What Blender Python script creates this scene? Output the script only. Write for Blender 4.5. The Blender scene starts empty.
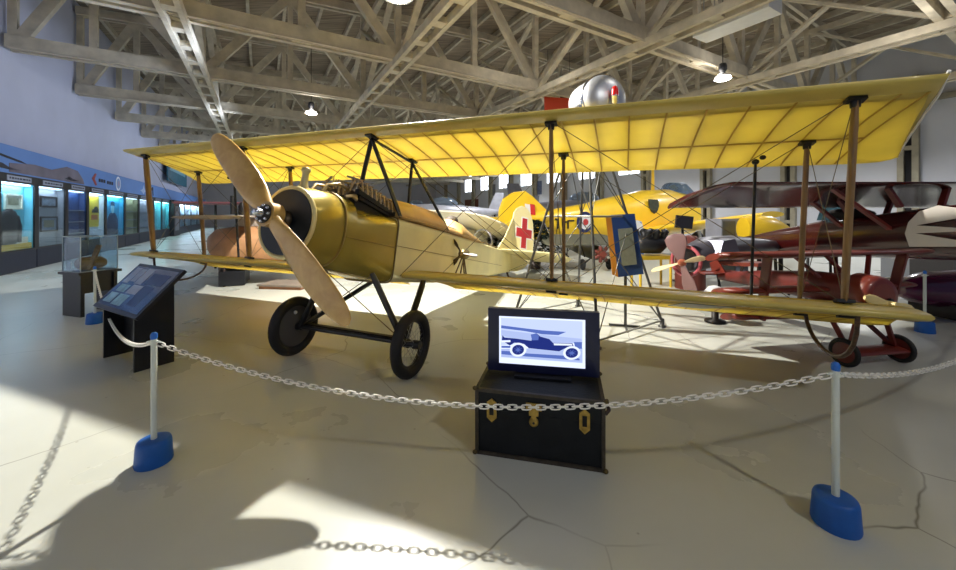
import bpy, bmesh, math, random
from mathutils import Vector, Matrix, Euler
random.seed(7)
SC = bpy.context.scene
COL = SC.collection
V = Vector
PI = math.pi
R = math.radians

# ------------------------------------------------------------------ helpers
class MB:
    """collects simple shapes and links them as ONE mesh object"""
    def __init__(s): s.v = []; s.f = []; s.s = []
    def add(s, vs, fs, smooth=False):
        o = len(s.v)
        s.v += [V(p) for p in vs]
        for f in fs:
            s.f.append([i + o for i in f]); s.s.append(smooth)
        return s
    def box(s, c, d, rot=None):
        c = V(c); h = [x / 2 for x in d]
        vs = []
        for sx in (-1, 1):
            for sy in (-1, 1):
                for sz in (-1, 1):
                    p = V((sx * h[0], sy * h[1], sz * h[2]))
                    if rot is not None: p = rot @ p
                    vs.append(c + p)
        return s.add(vs, [(0, 1, 3, 2), (4, 6, 7, 5), (0, 4, 5, 1), (2, 3, 7, 6), (0, 2, 6, 4), (1, 5, 7, 3)])
    def span(s, a, b):
        return s.box([(a[i] + b[i]) / 2 for i in range(3)], [abs(b[i] - a[i]) for i in range(3)])
    def bar(s, p, q, w, h, up=(0, 0, 1)):
        p = V(p); q = V(q); d = (q - p).normalized(); up = V(up)
        if abs(d.dot(up)) > .99: up = V((0, 1, 0))
        x = d.cross(up).normalized(); y = x.cross(d).normalized()
        vs = []
        for e in (p, q):
            for sx, sy in ((-1, -1), (1, -1), (1, 1), (-1, 1)):
                vs.append(e + x * (sx * w / 2) + y * (sy * h / 2))
        return s.add(vs, [(3, 2, 1, 0), (4, 5, 6, 7), (0, 1, 5, 4), (1, 2, 6, 5), (2, 3, 7, 6), (3, 0, 4, 7)])
    def tube(s, pts, r, n=8, closed=False):
        pts = [V(p) for p in pts]; m = len(pts)
        rs = r if isinstance(r, (list, tuple)) else [r] * m
        u = None; rings = []
        for i in range(m):
            if closed: d = pts[(i + 1) % m] - pts[i - 1]
            else: d = pts[min(i + 1, m - 1)] - pts[max(i - 1, 0)]
            d.normalize()
            if u is None:
                u = d.orthogonal().normalized()
            u = (u - d * u.dot(d)).normalized()
            w = d.cross(u)
            rings.append([pts[i] + (u * math.cos(2 * PI * k / n) + w * math.sin(2 * PI * k / n)) * rs[i] for k in range(n)])
        return s.loft(rings, True, not closed, loop=closed)
    def loft(s, rings, smooth=True, caps=True, loop=False, open_ring=False):
        n = len(rings[0]); m = len(rings)
        vs = [p for r in rings for p in r]; fs = []
        for i in range(m if loop else m - 1):
            j = (i + 1) % m
            for k in range(n - 1 if open_ring else n):
                l = (k + 1) % n
                fs.append((i * n + k, i * n + l, j * n + l, j * n + k))
        s.add(vs, fs, smooth)
        if caps and not loop and not open_ring:
            s.add(rings[0], [tuple(range(n))[::-1]]); s.add(rings[-1], [tuple(range(n))])
        return s
    def lathe(s, prof, o=(0, 0, 0), axis=(0, 0, 1), n=20, smooth=True, caps=True):
        o = V(o); a = V(axis).normalized(); u = a.orthogonal().normalized(); w = a.cross(u)
        rings = [[o + a * z + (u * math.cos(2 * PI * k / n) + w * math.sin(2 * PI * k / n)) * max(r, 1e-4) for k in range(n)] for r, z in prof]
        return s.loft(rings, smooth, caps)
    def ell(s, c, r, n=16, m=9, rot=None):
        c = V(c); rings = []
        for i in range(m + 1):
            t = PI * i / m
            ring = []
            for k in range(n):
                p = V((r[0] * math.sin(max(t, .01) if t < 3 else min(t, PI - .01)) * math.cos(2 * PI * k / n), r[1] * math.sin(max(t, .01) if t < 3 else min(t, PI - .01)) * math.sin(2 * PI * k / n), -r[2] * math.cos(t)))
                if rot is not None: p = rot @ p
                ring.append(c + p)
            rings.append(ring)
        return s.loft(rings, True, True)
    def prism(s, poly, t, fn):
        """poly: 2D outline, fn(u, v, w) -> 3D; w runs -t/2..t/2"""
        n = len(poly)
        a = [fn(u, v, -t / 2) for u, v in poly]; b = [fn(u, v, t / 2) for u, v in poly]
        fs = [tuple(range(n))[::-1], tuple(range(n, 2 * n))]
        fs += [(i, (i + 1) % n, n + (i + 1) % n, n + i) for i in range(n)]
        return s.add(a + b, fs)
    def build(s, name, mat, parent=None, world=False, keep=False):
        vs = s.v
        me = bpy.data.meshes.new(name); ob = bpy.data.objects.new(name, me)
        if parent is not None:
            ob.parent = parent
            if world:
                inv = parent['_m'] if False else MAT[parent.name].inverted()
                vs = [inv @ p for p in vs]
        elif not keep:
            xs = [p.x for p in vs]; ys = [p.y for p in vs]; zs = [p.z for p in vs]
            o = V(((min(xs) + max(xs)) / 2, (min(ys) + max(ys)) / 2, min(zs)))
            vs = [p - o for p in vs]; ob.location = o
        me.from_pydata([tuple(p) for p in vs], [], s.f)
        me.polygons.foreach_set('use_smooth', s.s)
        bm = bmesh.new(); bm.from_mesh(me)
        bmesh.ops.recalc_face_normals(bm, faces=bm.faces); bm.to_mesh(me); bm.free()
        if mat: me.materials.append(mat)
        COL.objects.link(ob)
        MAT[ob.name] = Matrix.Translation(ob.location) if parent is None else MAT[parent.name].copy()
        return ob
MAT = {}

def tag(o, label, cat, group=None, kind=None):
    if label: o['label'] = label
    if cat: o['category'] = cat
    if group: o['group'] = group
    if kind: o['kind'] = kind
    return o
def thing(name, label, cat, loc=(0, 0, 0), rot=(0, 0, 0), group=None, kind=None):
    o = bpy.data.objects.new(name, None); COL.objects.link(o)
    o.empty_display_size = .1
    o.location = loc; o.rotation_euler = rot if isinstance(rot, (tuple, list)) else (0, 0, rot)
    MAT[o.name] = Matrix.Translation(V(loc)) @ Euler(o.rotation_euler).to_matrix().to_4x4()
    return tag(o, label, cat, group, kind)
def dup(root, loc=None, rz=None, label=None):
    r = root.copy(); COL.objects.link(r)
    if loc is not None: r.location = loc
    if rz is not None: r.rotation_euler = (0, 0, rz)
    if label: r['label'] = label
    def kids(src, dst):
        for ch in [c for c in SC.objects if c.parent == src]:
            c = ch.copy(); COL.objects.link(c); c.parent = dst
            kids(ch, c)
    kids(root, r)
    return r
def struct(name, mb, mat):
    return tag(mb.build(name, mat), None, None, kind='structure')

# ------------------------------------------------------------------ materials
def lin(c):
    out = []
    for x in c:
        x = x / 255
        out.append(x / 12.92 if x <= .04045 else ((x + .055) / 1.055) ** 2.4)
    return tuple(out) + (1,)
def mat(name, rgb, rough=.5, metal=0, var=0, scale=4, bump=0, bscale=30, stretch=None, emit=0, coat=0, spec=.5):
    m = bpy.data.materials.new(name); m.use_nodes = True
    nt = m.node_tree; N = nt.nodes; L = nt.links; b = N['Principled BSDF']
    b.inputs['Base Color'].default_value = lin(rgb); b.inputs['Roughness'].default_value = rough
    b.inputs['Metallic'].default_value = metal
    b.inputs['Specular IOR Level'].default_value = spec
    if coat: b.inputs['Coat Weight'].default_value = coat; b.inputs['Coat Roughness'].default_value = .08
    if emit:
        b.inputs['Emission Color'].default_value = lin(rgb); b.inputs['Emission Strength'].default_value = emit
    if var or bump:
        tc = N.new('ShaderNodeTexCoord'); mp = N.new('ShaderNodeMapping'); L.new(tc.outputs['Object'], mp.inputs[0])
        if stretch: mp.inputs['Scale'].default_value = stretch
        nz = N.new('ShaderNodeTexNoise'); nz.inputs['Scale'].default_value = scale; nz.inputs['Detail'].default_value = 6
        L.new(mp.outputs[0], nz.inputs['Vector'])
        if var:
            rp = N.new('ShaderNodeValToRGB'); c = lin(rgb)
            rp.color_ramp.elements[0].position = .3; rp.color_ramp.elements[1].position = .7
            rp.color_ramp.elements[0].color = tuple(x * (1 - var) for x in c[:3]) + (1,)
            rp.color_ramp.elements[1].color = tuple(min(1, x * (1 + var)) for x in c[:3]) + (1,)
            L.new(nz.outputs['Fac'], rp.inputs[0]); L.new(rp.outputs[0], b.inputs['Base Color'])
        if bump:
            n2 = N.new('ShaderNodeTexNoise'); n2.inputs['Scale'].default_value = bscale; n2.inputs['Detail'].default_value = 4
            L.new(mp.outputs[0], n2.inputs['Vector'])
            bp = N.new('ShaderNodeBump'); bp.inputs['Strength'].default_value = bump; bp.inputs['Distance'].default_value = .01
            L.new(n2.outputs['Fac'], bp.inputs['Height']); L.new(bp.outputs[0], b.inputs['Normal'])
    return m
def fabric_mat(name, rgb, trgb, tf=.5, gloss=.06, rough=.3):
    """doped translucent fabric"""
    m = bpy.data.materials.new(name); m.use_nodes = True
    nt = m.node_tree; N = nt.nodes; L = nt.links; N.remove(N['Principled BSDF']); out = N['Material Output']
    d = N.new('ShaderNodeBsdfDiffuse'); d.inputs[0].default_value = lin(rgb)
    t = N.new('ShaderNodeBsdfTranslucent'); t.inputs[0].default_value = lin(trgb)
    g = N.new('ShaderNodeBsdfGlossy'); g.inputs[0].default_value = (1, 1, 1, 1); g.inputs['Roughness'].default_value = rough
    tc = N.new('ShaderNodeTexCoord'); nz = N.new('ShaderNodeTexNoise'); nz.inputs['Scale'].default_value = 2.2; nz.inputs['Detail'].default_value = 5
    L.new(tc.outputs['Object'], nz.inputs['Vector'])
    for sh, c in ((d, lin(rgb)), (t, lin(trgb))):
        rp = N.new('ShaderNodeValToRGB'); rp.color_ramp.elements[0].position = .3; rp.color_ramp.elements[1].position = .7
        rp.color_ramp.elements[0].color = tuple(x * .86 for x in c[:3]) + (1,); rp.color_ramp.elements[1].color = c
        L.new(nz.outputs['Fac'], rp.inputs[0]); L.new(rp.outputs[0], sh.inputs[0])
    m1 = N.new('ShaderNodeMixShader'); m1.inputs[0].default_value = tf
    L.new(d.outputs[0], m1.inputs[1]); L.new(t.outputs[0], m1.inputs[2])
    m2 = N.new('ShaderNodeMixShader'); m2.inputs[0].default_value = gloss
    L.new(m1.outputs[0], m2.inputs[1]); L.new(g.outputs[0], m2.inputs[2]); L.new(m2.outputs[0], out.inputs[0])
    return m
def glass_mat(name, rgb=(235, 245, 250), fac=.1):
    m = bpy.data.materials.new(name); m.use_nodes = True
    nt = m.node_tree; N = nt.nodes; L = nt.links; N.remove(N['Principled BSDF']); out = N['Material Output']
    t = N.new('ShaderNodeBsdfTransparent'); t.inputs[0].default_value = lin(rgb)
    g = N.new('ShaderNodeBsdfGlossy'); g.inputs['Roughness'].default_value = .03
    lw = N.new('ShaderNodeLayerWeight'); lw.inputs[0].default_value = .25
    ml = N.new('ShaderNodeMath'); ml.operation = 'MULTIPLY_ADD'; ml.inputs[1].default_value = .35; ml.inputs[2].default_value = fac * .15
    L.new(lw.outputs['Fresnel'], ml.inputs[0])
    mx = N.new('ShaderNodeMixShader'); L.new(ml.outputs[0], mx.inputs[0])
    L.new(t.outputs[0], mx.inputs[1]); L.new(g.outputs[0], mx.inputs[2]); L.new(mx.outputs[0], out.inputs[0])
    return m
def emit_mat(name, rgb, s):
    m = bpy.data.materials.new(name); m.use_nodes = True
    nt = m.node_tree; N = nt.nodes; L = nt.links; N.remove(N['Principled BSDF'])
    e = N.new('ShaderNodeEmission'); e.inputs[0].default_value = lin(rgb); e.inputs[1].default_value = s
    L.new(e.outputs[0], N['Material Output'].inputs[0])
    return m
def wood_mat(name, rgb, rgb2, rough=.35, scale=(1, 14, 14), coat=.3, freq=3):
    m = mat(name, rgb, rough, coat=coat)
    nt = m.node_tree; N = nt.nodes; L = nt.links; b = N['Principled BSDF']
    tc = N.new('ShaderNodeTexCoord'); mp = N.new('ShaderNodeMapping'); mp.inputs['Scale'].default_value = scale
    L.new(tc.outputs['Object'], mp.inputs[0])
    nz = N.new('ShaderNodeTexNoise'); nz.inputs['Scale'].default_value = freq; nz.inputs['Detail'].default_value = 8; nz.inputs['Distortion'].default_value = .6
    L.new(mp.outputs[0], nz.inputs['Vector'])
    rp = N.new('ShaderNodeValToRGB'); rp.color_ramp.elements[0].position = .35; rp.color_ramp.elements[1].position = .68
    rp.color_ramp.elements[0].color = lin(rgb2); rp.color_ramp.elements[1].color = lin(rgb)
    L.new(nz.outputs['Fac'], rp.inputs[0]); L.new(rp.outputs[0], b.inputs['Base Color'])
    return m

# ------------------------------------------------------------------ places
H = 1.6; F = 375.0; CX = 478.0; CY = 215.0
def at(x, y, Y):                      # the point seen at (x, y) of the photograph, Y metres away
    return V(((x - CX) / F * Y, Y, H - (y - CY) / F * Y))
def gr(x, y, z=0):                    # the same, on the level z
    Y = (H - z) * F / (y - CY); return V(((x - CX) / F * Y, Y, z))
PHI = math.atan2(.5009, .8656)        # the hangar is turned 30 degrees to the view
TV_ = V((math.cos(PHI), math.sin(PHI), 0)); WV = V((-math.sin(PHI), math.cos(PHI), 0))
def RT(a, p, z=0): return WV * a + TV_ * p + V((0, 0, z))

CREAM = mat('dirty_cream_paint', (194, 185, 165), .75, var=.2, scale=2.5, bump=.2)
ROOFM = wood_mat('roof_boards', (166, 152, 132), (122, 108, 92), .85, (.25, 6, 1), 0, 2)
WALLW = mat('white_wall', (205, 206, 214), .8, var=.05, scale=.6)
BLACK = mat('black_satin', (22, 23, 28), .4, var=.2)
NAVY = mat('navy_panel', (20, 26, 46), .5, var=.12)
STEEL = mat('steel', (170, 172, 176), .3, 1)
CHROME = mat('bright_metal', (225, 226, 230), .18, 1)
DARKMET = mat('dark_metal', (38, 36, 34), .45, .6, var=.3)
RUBBER = mat('black_rubber', (24, 23, 23), .7, var=.2, bump=.1)
WHITE = mat('white_paint', (225, 225, 225), .5)
BRASS = mat('brass', (176, 146, 72), .45, .7, var=.3, scale=30)
GLASS = glass_mat('clear_glass')
# ------------------------------------------------------------------ the hangar
def floor_mat():
    m = mat('painted_concrete', (205, 205, 195), .26)
    nt = m.node_tree; N = nt.nodes; L = nt.links; b = N['Principled BSDF']
    tc = N.new('ShaderNodeTexCoord')
    nz = N.new('ShaderNodeTexNoise'); nz.inputs['Scale'].default_value = .55; nz.inputs['Detail'].default_value = 7
    L.new(tc.outputs['Object'], nz.inputs['Vector'])
    rp = N.new('ShaderNodeValToRGB'); rp.color_ramp.elements[0].position = .3; rp.color_ramp.elements[1].position = .7
    rp.color_ramp.elements[0].color = lin((186, 188, 176)); rp.color_ramp.elements[1].color = lin((208, 210, 200))
    L.new(nz.outputs['Fac'], rp.inputs[0])
    # hairline cracks: edges of very large distorted cells
    n2 = N.new('ShaderNodeTexNoise'); n2.inputs['Scale'].default_value = 1.6; n2.inputs['Detail'].default_value = 3
    L.new(tc.outputs['Object'], n2.inputs['Vector'])
    mv = N.new('ShaderNodeMix'); mv.data_type = 'VECTOR'; mv.inputs[0].default_value = .16
    L.new(tc.outputs['Object'], mv.inputs[4]); L.new(n2.outputs['Color'], mv.inputs[5])
    vo = N.new('ShaderNodeTexVoronoi'); vo.feature = 'DISTANCE_TO_EDGE'; vo.inputs['Scale'].default_value = .42
    L.new(mv.outputs[1], vo.inputs['Vector'])
    n3 = N.new('ShaderNodeTexNoise'); n3.inputs['Scale'].default_value = .8
    L.new(tc.outputs['Object'], n3.inputs['Vector'])
    mr = N.new('ShaderNodeMapRange'); mr.inputs[1].default_value = .0; mr.inputs[2].default_value = .0026
    mr.inputs[3].default_value = .8; mr.inputs[4].default_value = 0
    L.new(vo.outputs['Distance'], mr.inputs[0])
    ml = N.new('ShaderNodeMath'); ml.operation = 'MULTIPLY'; L.new(mr.outputs[0], ml.inputs[0]); mk = N.new('ShaderNodeMapRange'); mk.inputs[1].default_value = .42; mk.inputs[2].default_value = .6; L.new(n3.outputs['Fac'], mk.inputs[0]); L.new(mk.outputs[0], ml.inputs[1])
    mx = N.new('ShaderNodeMix'); mx.data_type = 'RGBA'; L.new(ml.outputs[0], mx.inputs[0]); L.new(rp.outputs[0], mx.inputs[6]); mx.inputs[7].default_value = lin((92, 84, 66))
    # small dark specks
    v2 = N.new('ShaderNodeTexVoronoi'); v2.inputs['Scale'].default_value = 3.3; L.new(tc.outputs['Object'], v2.inputs['Vector'])
    r2 = N.new('ShaderNodeMapRange'); r2.inputs[1].default_value = .02; r2.inputs[2].default_value = .035; r2.inputs[3].default_value = .5; r2.inputs[4].default_value = 0
    L.new(v2.outputs['Distance'], r2.inputs[0])
    m3 = N.new('ShaderNodeMix'); m3.data_type = 'RGBA'; L.new(r2.outputs[0], m3.inputs[0]); L.new(mx.outputs[2], m3.inputs[6]); m3.inputs[7].default_value = lin((120, 110, 90))
    L.new(m3.outputs[2], b.inputs['Base Color'])
    rr = N.new('ShaderNodeMapRange'); rr.inputs[3].default_value = .2; rr.inputs[4].default_value = .38
    L.new(nz.outputs['Fac'], rr.inputs[0]); L.new(rr.outputs[0], b.inputs['Roughness'])
    return m
PL, PR, AEND = -6.68, 27.0, 61.5
mb = MB(); mb.add([RT(-9, PL, 0), RT(-9, PR, 0), RT(AEND, PR, 0), RT(AEND, PL, 0), RT(-9, PL, -.2), RT(-9, PR, -.2), RT(AEND, PR, -.2), RT(AEND, PL, -.2)],
                  [(0, 1, 2, 3), (7, 6, 5, 4), (0, 4, 5, 1), (1, 5, 6, 2), (2, 6, 7, 3), (3, 7, 4, 0)])
fl = tag(mb.build('floor', floor_mat(), keep=True), None, None, kind='structure')

def room_box(mb, a0, a1, p0, p1, z0, z1):
    vs = [RT(a, p, z) for a in (a0, a1) for p in (p0, p1) for z in (z0, z1)]
    return mb.add(vs, [(0, 1, 3, 2), (4, 6, 7, 5), (0, 4, 5, 1), (2, 3, 7, 6), (0, 2, 6, 4), (1, 5, 7, 3)])
mb = MB(); room_box(mb, -9, AEND, PL - .25, PL, 0, 10.6); struct('wall_left', mb, mat('bluish_wall', (190, 194, 214), .8, var=.05, scale=.6))
# right wall is pierced by windows
RWALL = mat('panelled_wall', (196, 197, 203), .8, var=.06, scale=.5)
win_a = [16.4 + 4.75 * k for k in range(8)]
mb = MB(); wz0, wz1, ww = 5.0, 7.5, 1.1
room_box(mb, -9, AEND, PR, PR + .25, 0, wz0); room_box(mb, -9, AEND, PR, PR + .25, wz1, 10.6)
prev = -9
for a in win_a:
    room_box(mb, prev, a - ww, PR, PR + .25, wz0, wz1); prev = a + ww
room_box(mb, prev, AEND, PR, PR + .25, wz0, wz1)
struct('wall_right', mb, RWALL)
DAY = emit_mat('daylight_pane', (238, 244, 255), 4.0)
for i, a in enumerate(win_a):
    fr = MB()
    for z in (wz0, wz1): room_box(fr, a - ww, a + ww, PR + .02, PR + .12, z - .06, z + .06)
    for d in (-ww, 0, ww): room_box(fr, a + d - .05, a + d + .05, PR + .02, PR + .12, wz0, wz1)
    w = tag(fr.build('window_%d' % (i + 1), WHITE), None, None, kind='structure')
    pn = MB(); room_box(pn, a - ww, a + ww, PR + .13, PR + .15, wz0, wz1); pn.build('window_pane', DAY, w, world=True)
mb = MB(); room_box(mb, AEND, AEND + .25, PL, PR, 0, 10.6); struct('wall_back', mb, mat('back_wall', (186, 184, 190), .85, var=.1, scale=.4))
POSTM = mat('wall_post_paint', (150, 142, 122), .7, var=.15, scale=3)
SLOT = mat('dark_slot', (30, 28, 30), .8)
for k in range(13):
    a = .5 + 4.72 * k
    c = MB()
    for d in (-.24, .24): room_box(c, a + d - .11, a + d + .11, PR - .32, PR - .01, 0, 8.2)
    for z in (1.2, 3.0, 4.8, 6.6): room_box(c, a - .13, a + .13, PR - .3, PR - .05, z - .1, z + .1)
    o = tag(c.build('wall_post', POSTM), None, None, kind='structure')
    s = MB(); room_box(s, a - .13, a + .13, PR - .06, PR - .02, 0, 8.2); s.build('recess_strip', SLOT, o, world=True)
mb = MB(); room_box(mb, -5, AEND, PR - .22, PR - .01, 6.9, 7.15) ; room_box(mb, -5, AEND, PR - .22, PR - .01, 7.75, 7.95); struct('trim_1', mb, POSTM)

# roof: two slopes of boards with purlins under them
def roofz(p): return 10.5 + .9 * (1 - abs(p - 10.1) / 17)
mb = MB()
ps = [PL - .3, 10.1, PR + .3]
vs = []
for p in ps:
    for a in (-1, AEND + .3):
        vs += [RT(a, p, roofz(p)), RT(a, p, roofz(p) + .25)]
mb.add(vs, [(0, 2, 6, 4), (4, 6, 10, 8), (1, 5, 7, 3), (5, 9, 11, 7), (0, 4, 5, 1), (4, 8, 9, 5), (2, 3, 7, 6), (6, 7, 11, 10), (0, 1, 3, 2), (8, 10, 11, 9)])
ceil = struct('ceiling', mb, ROOFM); 
mb = MB()
for k in range(24):
    p = PL + .5 + 1.42 * k; z = roofz(p)
    mb.bar(RT(-1, p, z - .13), RT(AEND, p, z - .13), .12, .26)
struct('trim_2', mb, CREAM)

# timber trusses across the hangar, 4.88 m apart
N0, STEP = -7.6, 2.875
def topz(p): return roofz(p) - .48
def node(i): return N0 + STEP * i
def make_truss():
    r = thing('roof_truss', None, None, kind='structure')
    c = MB()
    for d in (-.16, .16): c.span((-6.6, d - .08, 6.6), (26.9, d + .08, 7.0))
    for i in range(1, 12): c.box((node(i), 0, 6.8), (.5, .16, .34))
    c.build('bottom_chord', CREAM, r)
    c = MB()
    for d in (-.14, .14):
        for x0, x1 in ((-6.6, 10.1), (10.1, 26.9)): c.bar((x0, d, topz(x0)), (x1, d, topz(x1)), .12, .32)
    c.build('top_chord', CREAM, r)
    for i in range(0, 13):
        p = max(node(i), -6.5)
        MB().bar((p, 0, 6.9), (p, 0, topz(p)), .16, .2, up=(1, 0, 0)).build('vertical_post', CREAM, r)
    for i in range(0, 13, 2):
        for d in (-1, 1):
            if 0 <= i + d <= 12:
                p = max(node(i), -6.5)
                MB().bar((p + d * .15, 0, 6.95), (node(i + d), 0, topz(node(i + d)) - .05), .2, .3).build('diagonal', CREAM, r)
    return r
tr = make_truss()
TA = [2.26 + 4.88 * k for k in range(12)]
for k, a in enumerate(TA):
    o = tr if k == 0 else dup(tr)
    o.location = RT(a, 0); o.rotation_euler = (0, 0, PHI)
# bracing girders along the hangar, between the trusses
def make_girder():
    r = thing('bracing_girder', None, None, kind='structure')
    c = MB()
    for d in (-.2, .2): c.span((d - .06, 0, 6.38), (d + .06, 58, 6.6))
    for k in range(48): c.box((0, .6 + 1.22 * k, 6.49), (.3, .3, .16))
    c.build('bottom_rail', CREAM, r)
    c = MB()
    c.span((-.1, 0, 9.6), (.1, 58, 9.82)); c.build('top_rail', CREAM, r)
    return r
gd = make_girder()
gs = [-1.85, 3.9, 9.65, 15.4, 21.15]
for k, p in enumerate(gs):
    o = gd if k == 0 else dup(gd)
    o.location = RT(2, p); o.rotation_euler = (0, 0, PHI)
# sway braces: crossing pairs in each bay on the girder lines
def make_brace():
    r = thing('sway_brace', None, None, kind='structure')
    for s, d in ((0, -.07), (1, .07)):
        a, b = ((d, .1, 6.7), (d, 4.78, 9.7)) if s == 0 else ((d, 4.78, 6.7), (d, .1, 9.7))
        MB().bar(a, b, .09, .2, up=(1, 0, 0)).build('brace_board', CREAM, r)
    return r
br = make_brace(); first = True
for p in gs:
    for a in TA[:-1]:
        o = br if first else dup(br); first = False
        o.location = RT(a, p); o.rotation_euler = (0, 0, PHI)
# thin conduits along the truss bottoms
mb = MB()
for a in TA[1:5]:
    mb.tube([RT(a - .3, -6.5, 6.58), RT(a - .3, 26.5, 6.58)], .022, 6)
    mb.tube([RT(a - .34, -2, 6.5), RT(a - .34, 26.5, 6.5)], .015, 6)
tag(mb.build('trim_3', CREAM), None, None, kind='structure')

# hanging white box duct
t = thing('ventilation_duct', 'long white rectangular box duct hung under the roof trusses', 'duct', RT(5.0, 10.4, 6.38), PHI)
MB().span((-.33, -.9, 0), (.33, .85, .46)).build('duct_body', mat('duct_white', (222, 224, 226), .5, var=.05), t)
m2 = MB()
for y in (-.7, .6):
    for x in (-.25, .25): m2.tube([(x, y, .46), (x, y, 3.2)], .012, 6)
m2.build('hanger_rod', STEEL, t)

# ---------------------------------------------------------------- blue bulkhead and display cases along the left wall
PF = -5.93
BLUE = mat('blue_bulkhead', (96, 134, 196), .7, var=.07, scale=.7)
mb = MB(); room_box(mb, 8, 57, PL, PF, 2.74, 3.5); struct('trim_4', mb, BLUE)
div = [12.7, 14.75, 16.68, 18.73, 20.6, 22.6, 25.3, 27.8, 31.2, 33.4, 36.0]
SIGNM = mat('sign_strip', (150, 158, 176), .5); INK = mat('sign_ink', (50, 55, 70), .6)
def light_in(t, w, e, rgb):
    l = bpy.data.lights.new('case_lamp_light', 'AREA'); l.shape = 'RECTANGLE'; l.size = .12; l.size_y = w - .6; l.energy = e * 2.2 * w / 2; l.color = lin(rgb)[:3]
    o = bpy.data.objects.new('case_lamp_light', l); COL.objects.link(o); o.location = MAT[t.name] @ V((-.12, w / 2, 2.44)); o.rotation_euler = (0, 0, PHI)
def case(a0, a1, label, back, light, lrgb=(215, 235, 255), shelves=0, base=.56, group=None):
    w = a1 - a0
    t = thing('display_case', label, 'display case', RT(a0, PF, 0), PHI, group)
    MB().span((-.7, .03, 0), (0, w - .03, base)).build('base_cabinet', NAVY, t)
    MB().span((-.25, .08, base), (-.22, w - .08, 2.5)).build('back_panel', back, t)
    for y in (.122, w - .13): MB().span((-.22, y, base), (-.04, y + .008, 2.5)).build('side_liner', back, t)
    f = MB()
    for y in (.06, w - .06): f.span((-.7, y - .06, base), (0, y + .06, 2.74))
    f.span((-.7, .12, 2.5), (0, w - .12, 2.74)); f.span((-.05, .12, base), (.0, w - .12, base + .05))
    f.build('case_frame', BLACK, t)
    s = MB(); s.span((.001, .35, 2.55), (.014, w - .35, 2.69)); sg = s.build('header_sign', SIGNM, t)
    k = MB(); y = .45
    while y < w - .5:
        l = random.uniform(.06, .16); k.span((.014, y, 2.595), (.018, min(y + l, w - .42), 2.645)); y += l + .05
    k.build('lettering', INK, sg)
    l = MB(); l.span((-.19, .2, 2.46), (-.06, w - .2, 2.495)); l.build('light_strip', emit_mat('case_light', lrgb, light), t)
    lo = light_in(t, w, light, lrgb)
    g = MB(); g.span((-.035, .12, base + .05), (-.028, w - .12, 2.5)); g.build('glass_front', GLASS, t)
    for j in range(shelves):
        z = base + .12 + (1.85 - base) * (j + .5) / shelves
        MB().span((-.215, .14, z), (-.06, w - .14, z + .03)).build('shelf', GLASS if shelves > 3 else SIGNM, t)
    return t
def cbox(a, p0, p1, z0, z1, a1): 
    return room_box(MB(), a, a1, p0, p1, z0, z1)
CY_ = mat('cyan_backing', (120, 205, 220), .7); GREYB = mat('grey_backing', (165, 165, 172), .7); DBLU = mat('deep_blue_backing', (30, 70, 130), .6)
OLV = mat('olive_backing', (150, 150, 110), .7); PALE = mat('pale_backing', (190, 205, 215), .7); TEAL = mat('teal_backing', (70, 160, 190), .7)
case(div[0], div[1], 'left-most display case, cut off by the photo edge', CY_, 9)
case(div[1], div[2], 'display case with cyan backing, dark jacket and framed picture', CY_, 10)
case(div[2], div[3], 'display case with pale grey backing and two framed prints', GREYB, 5)
case(div[3], div[4], 'narrow display case with deep blue panels and shelves', DBLU, 4, shelves=3)
case(div[4], div[5], 'display case holding a yellow poster above a white box', PALE, 8)
case(div[5], div[6], 'display case with a cyan lit portrait of an airman', TEAL, 10, (170, 235, 255))
case(div[6], div[7], 'display case with olive backing and shelves of small items', OLV, 4, shelves=3)
case(div[7], div[8], 'display case behind the far yellow wing strut', GREYB, 4, shelves=3)
case(div[8], div[9], 'slim turquoise lit display case beyond the wing strut', CY_, 10, (190, 250, 240))
case(div[9], div[10], 'last turquoise lit display case before the dark pillar', CY_, 10, (190, 250, 240))
mb = MB(); room_box(mb, 36.0, 38.4, PL, PF + .25, 0, 2.74); tag(mb.build('dark_pillar', mat('pillar_dark', (30, 30, 36), .5)), 'dark square pillar ending the near row of display cases', 'pillar')
mb = MB(); room_box(mb, 36.4, 37.9, PF + .255, PF + .27, .4, 2.3); tag(mb.build('notice_sheet', mat('panel_grey', (120, 124, 134), .5)), 'grey upright panel fixed to the dark pillar', 'panel')
for k, (a, b) in enumerate(((39, 42.5), (42.5, 46), (46, 50), (50, 55))):
    case(a, b, 'bright white lit display case far down the left wall, %s one beyond the dark pillar' % ('first', 'second', 'third', 'fourth')[k], PALE, 22, (225, 240, 255), shelves=2, group='far bright display cases')

# contents
def frame_pic(name, a, z, w, h, fcol, inner, pic, label, p=PF - .215):
    t = thing(name, label, 'picture', RT(a, p, z), PHI)
    f = MB(); b = .05
    for y0, y1, z0, z1 in ((0, w, 0, b), (0, w, h - b, h), (0, b, b, h - b), (w - b, w, b, h - b)): f.span((0, y0, z0), (.04, y1, z1))
    f.build('picture_frame', fcol, t)
    MB().span((0, b, b), (.015, w - b, h - b)).build('mount', inner, t)
    MB().span((.015, w * .2, h * .28), (.02, w * .8, h * .75)).build('print', pic, t)
    return t
CREAMP = mat('cream_card', (235, 228, 205), .7); SEPIA = mat('sepia_print', (150, 140, 110), .6, var=.4, scale=12); GREYP = mat('grey_print', (140, 150, 165), .6, var=.4, scale=10)
DWOOD = mat('dark_wood', (60, 45, 38), .5)
frame_pic('framed_picture', 15.5, 1.76, .88, .44, CREAMP, CREAMP, SEPIA, 'cream framed picture hanging in the cyan display case')
frame_pic('framed_print', 17.45, 1.86, 1.1, .36, DWOOD, GREYP, GREYP, 'long dark framed print in the pale grey display case')
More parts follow.
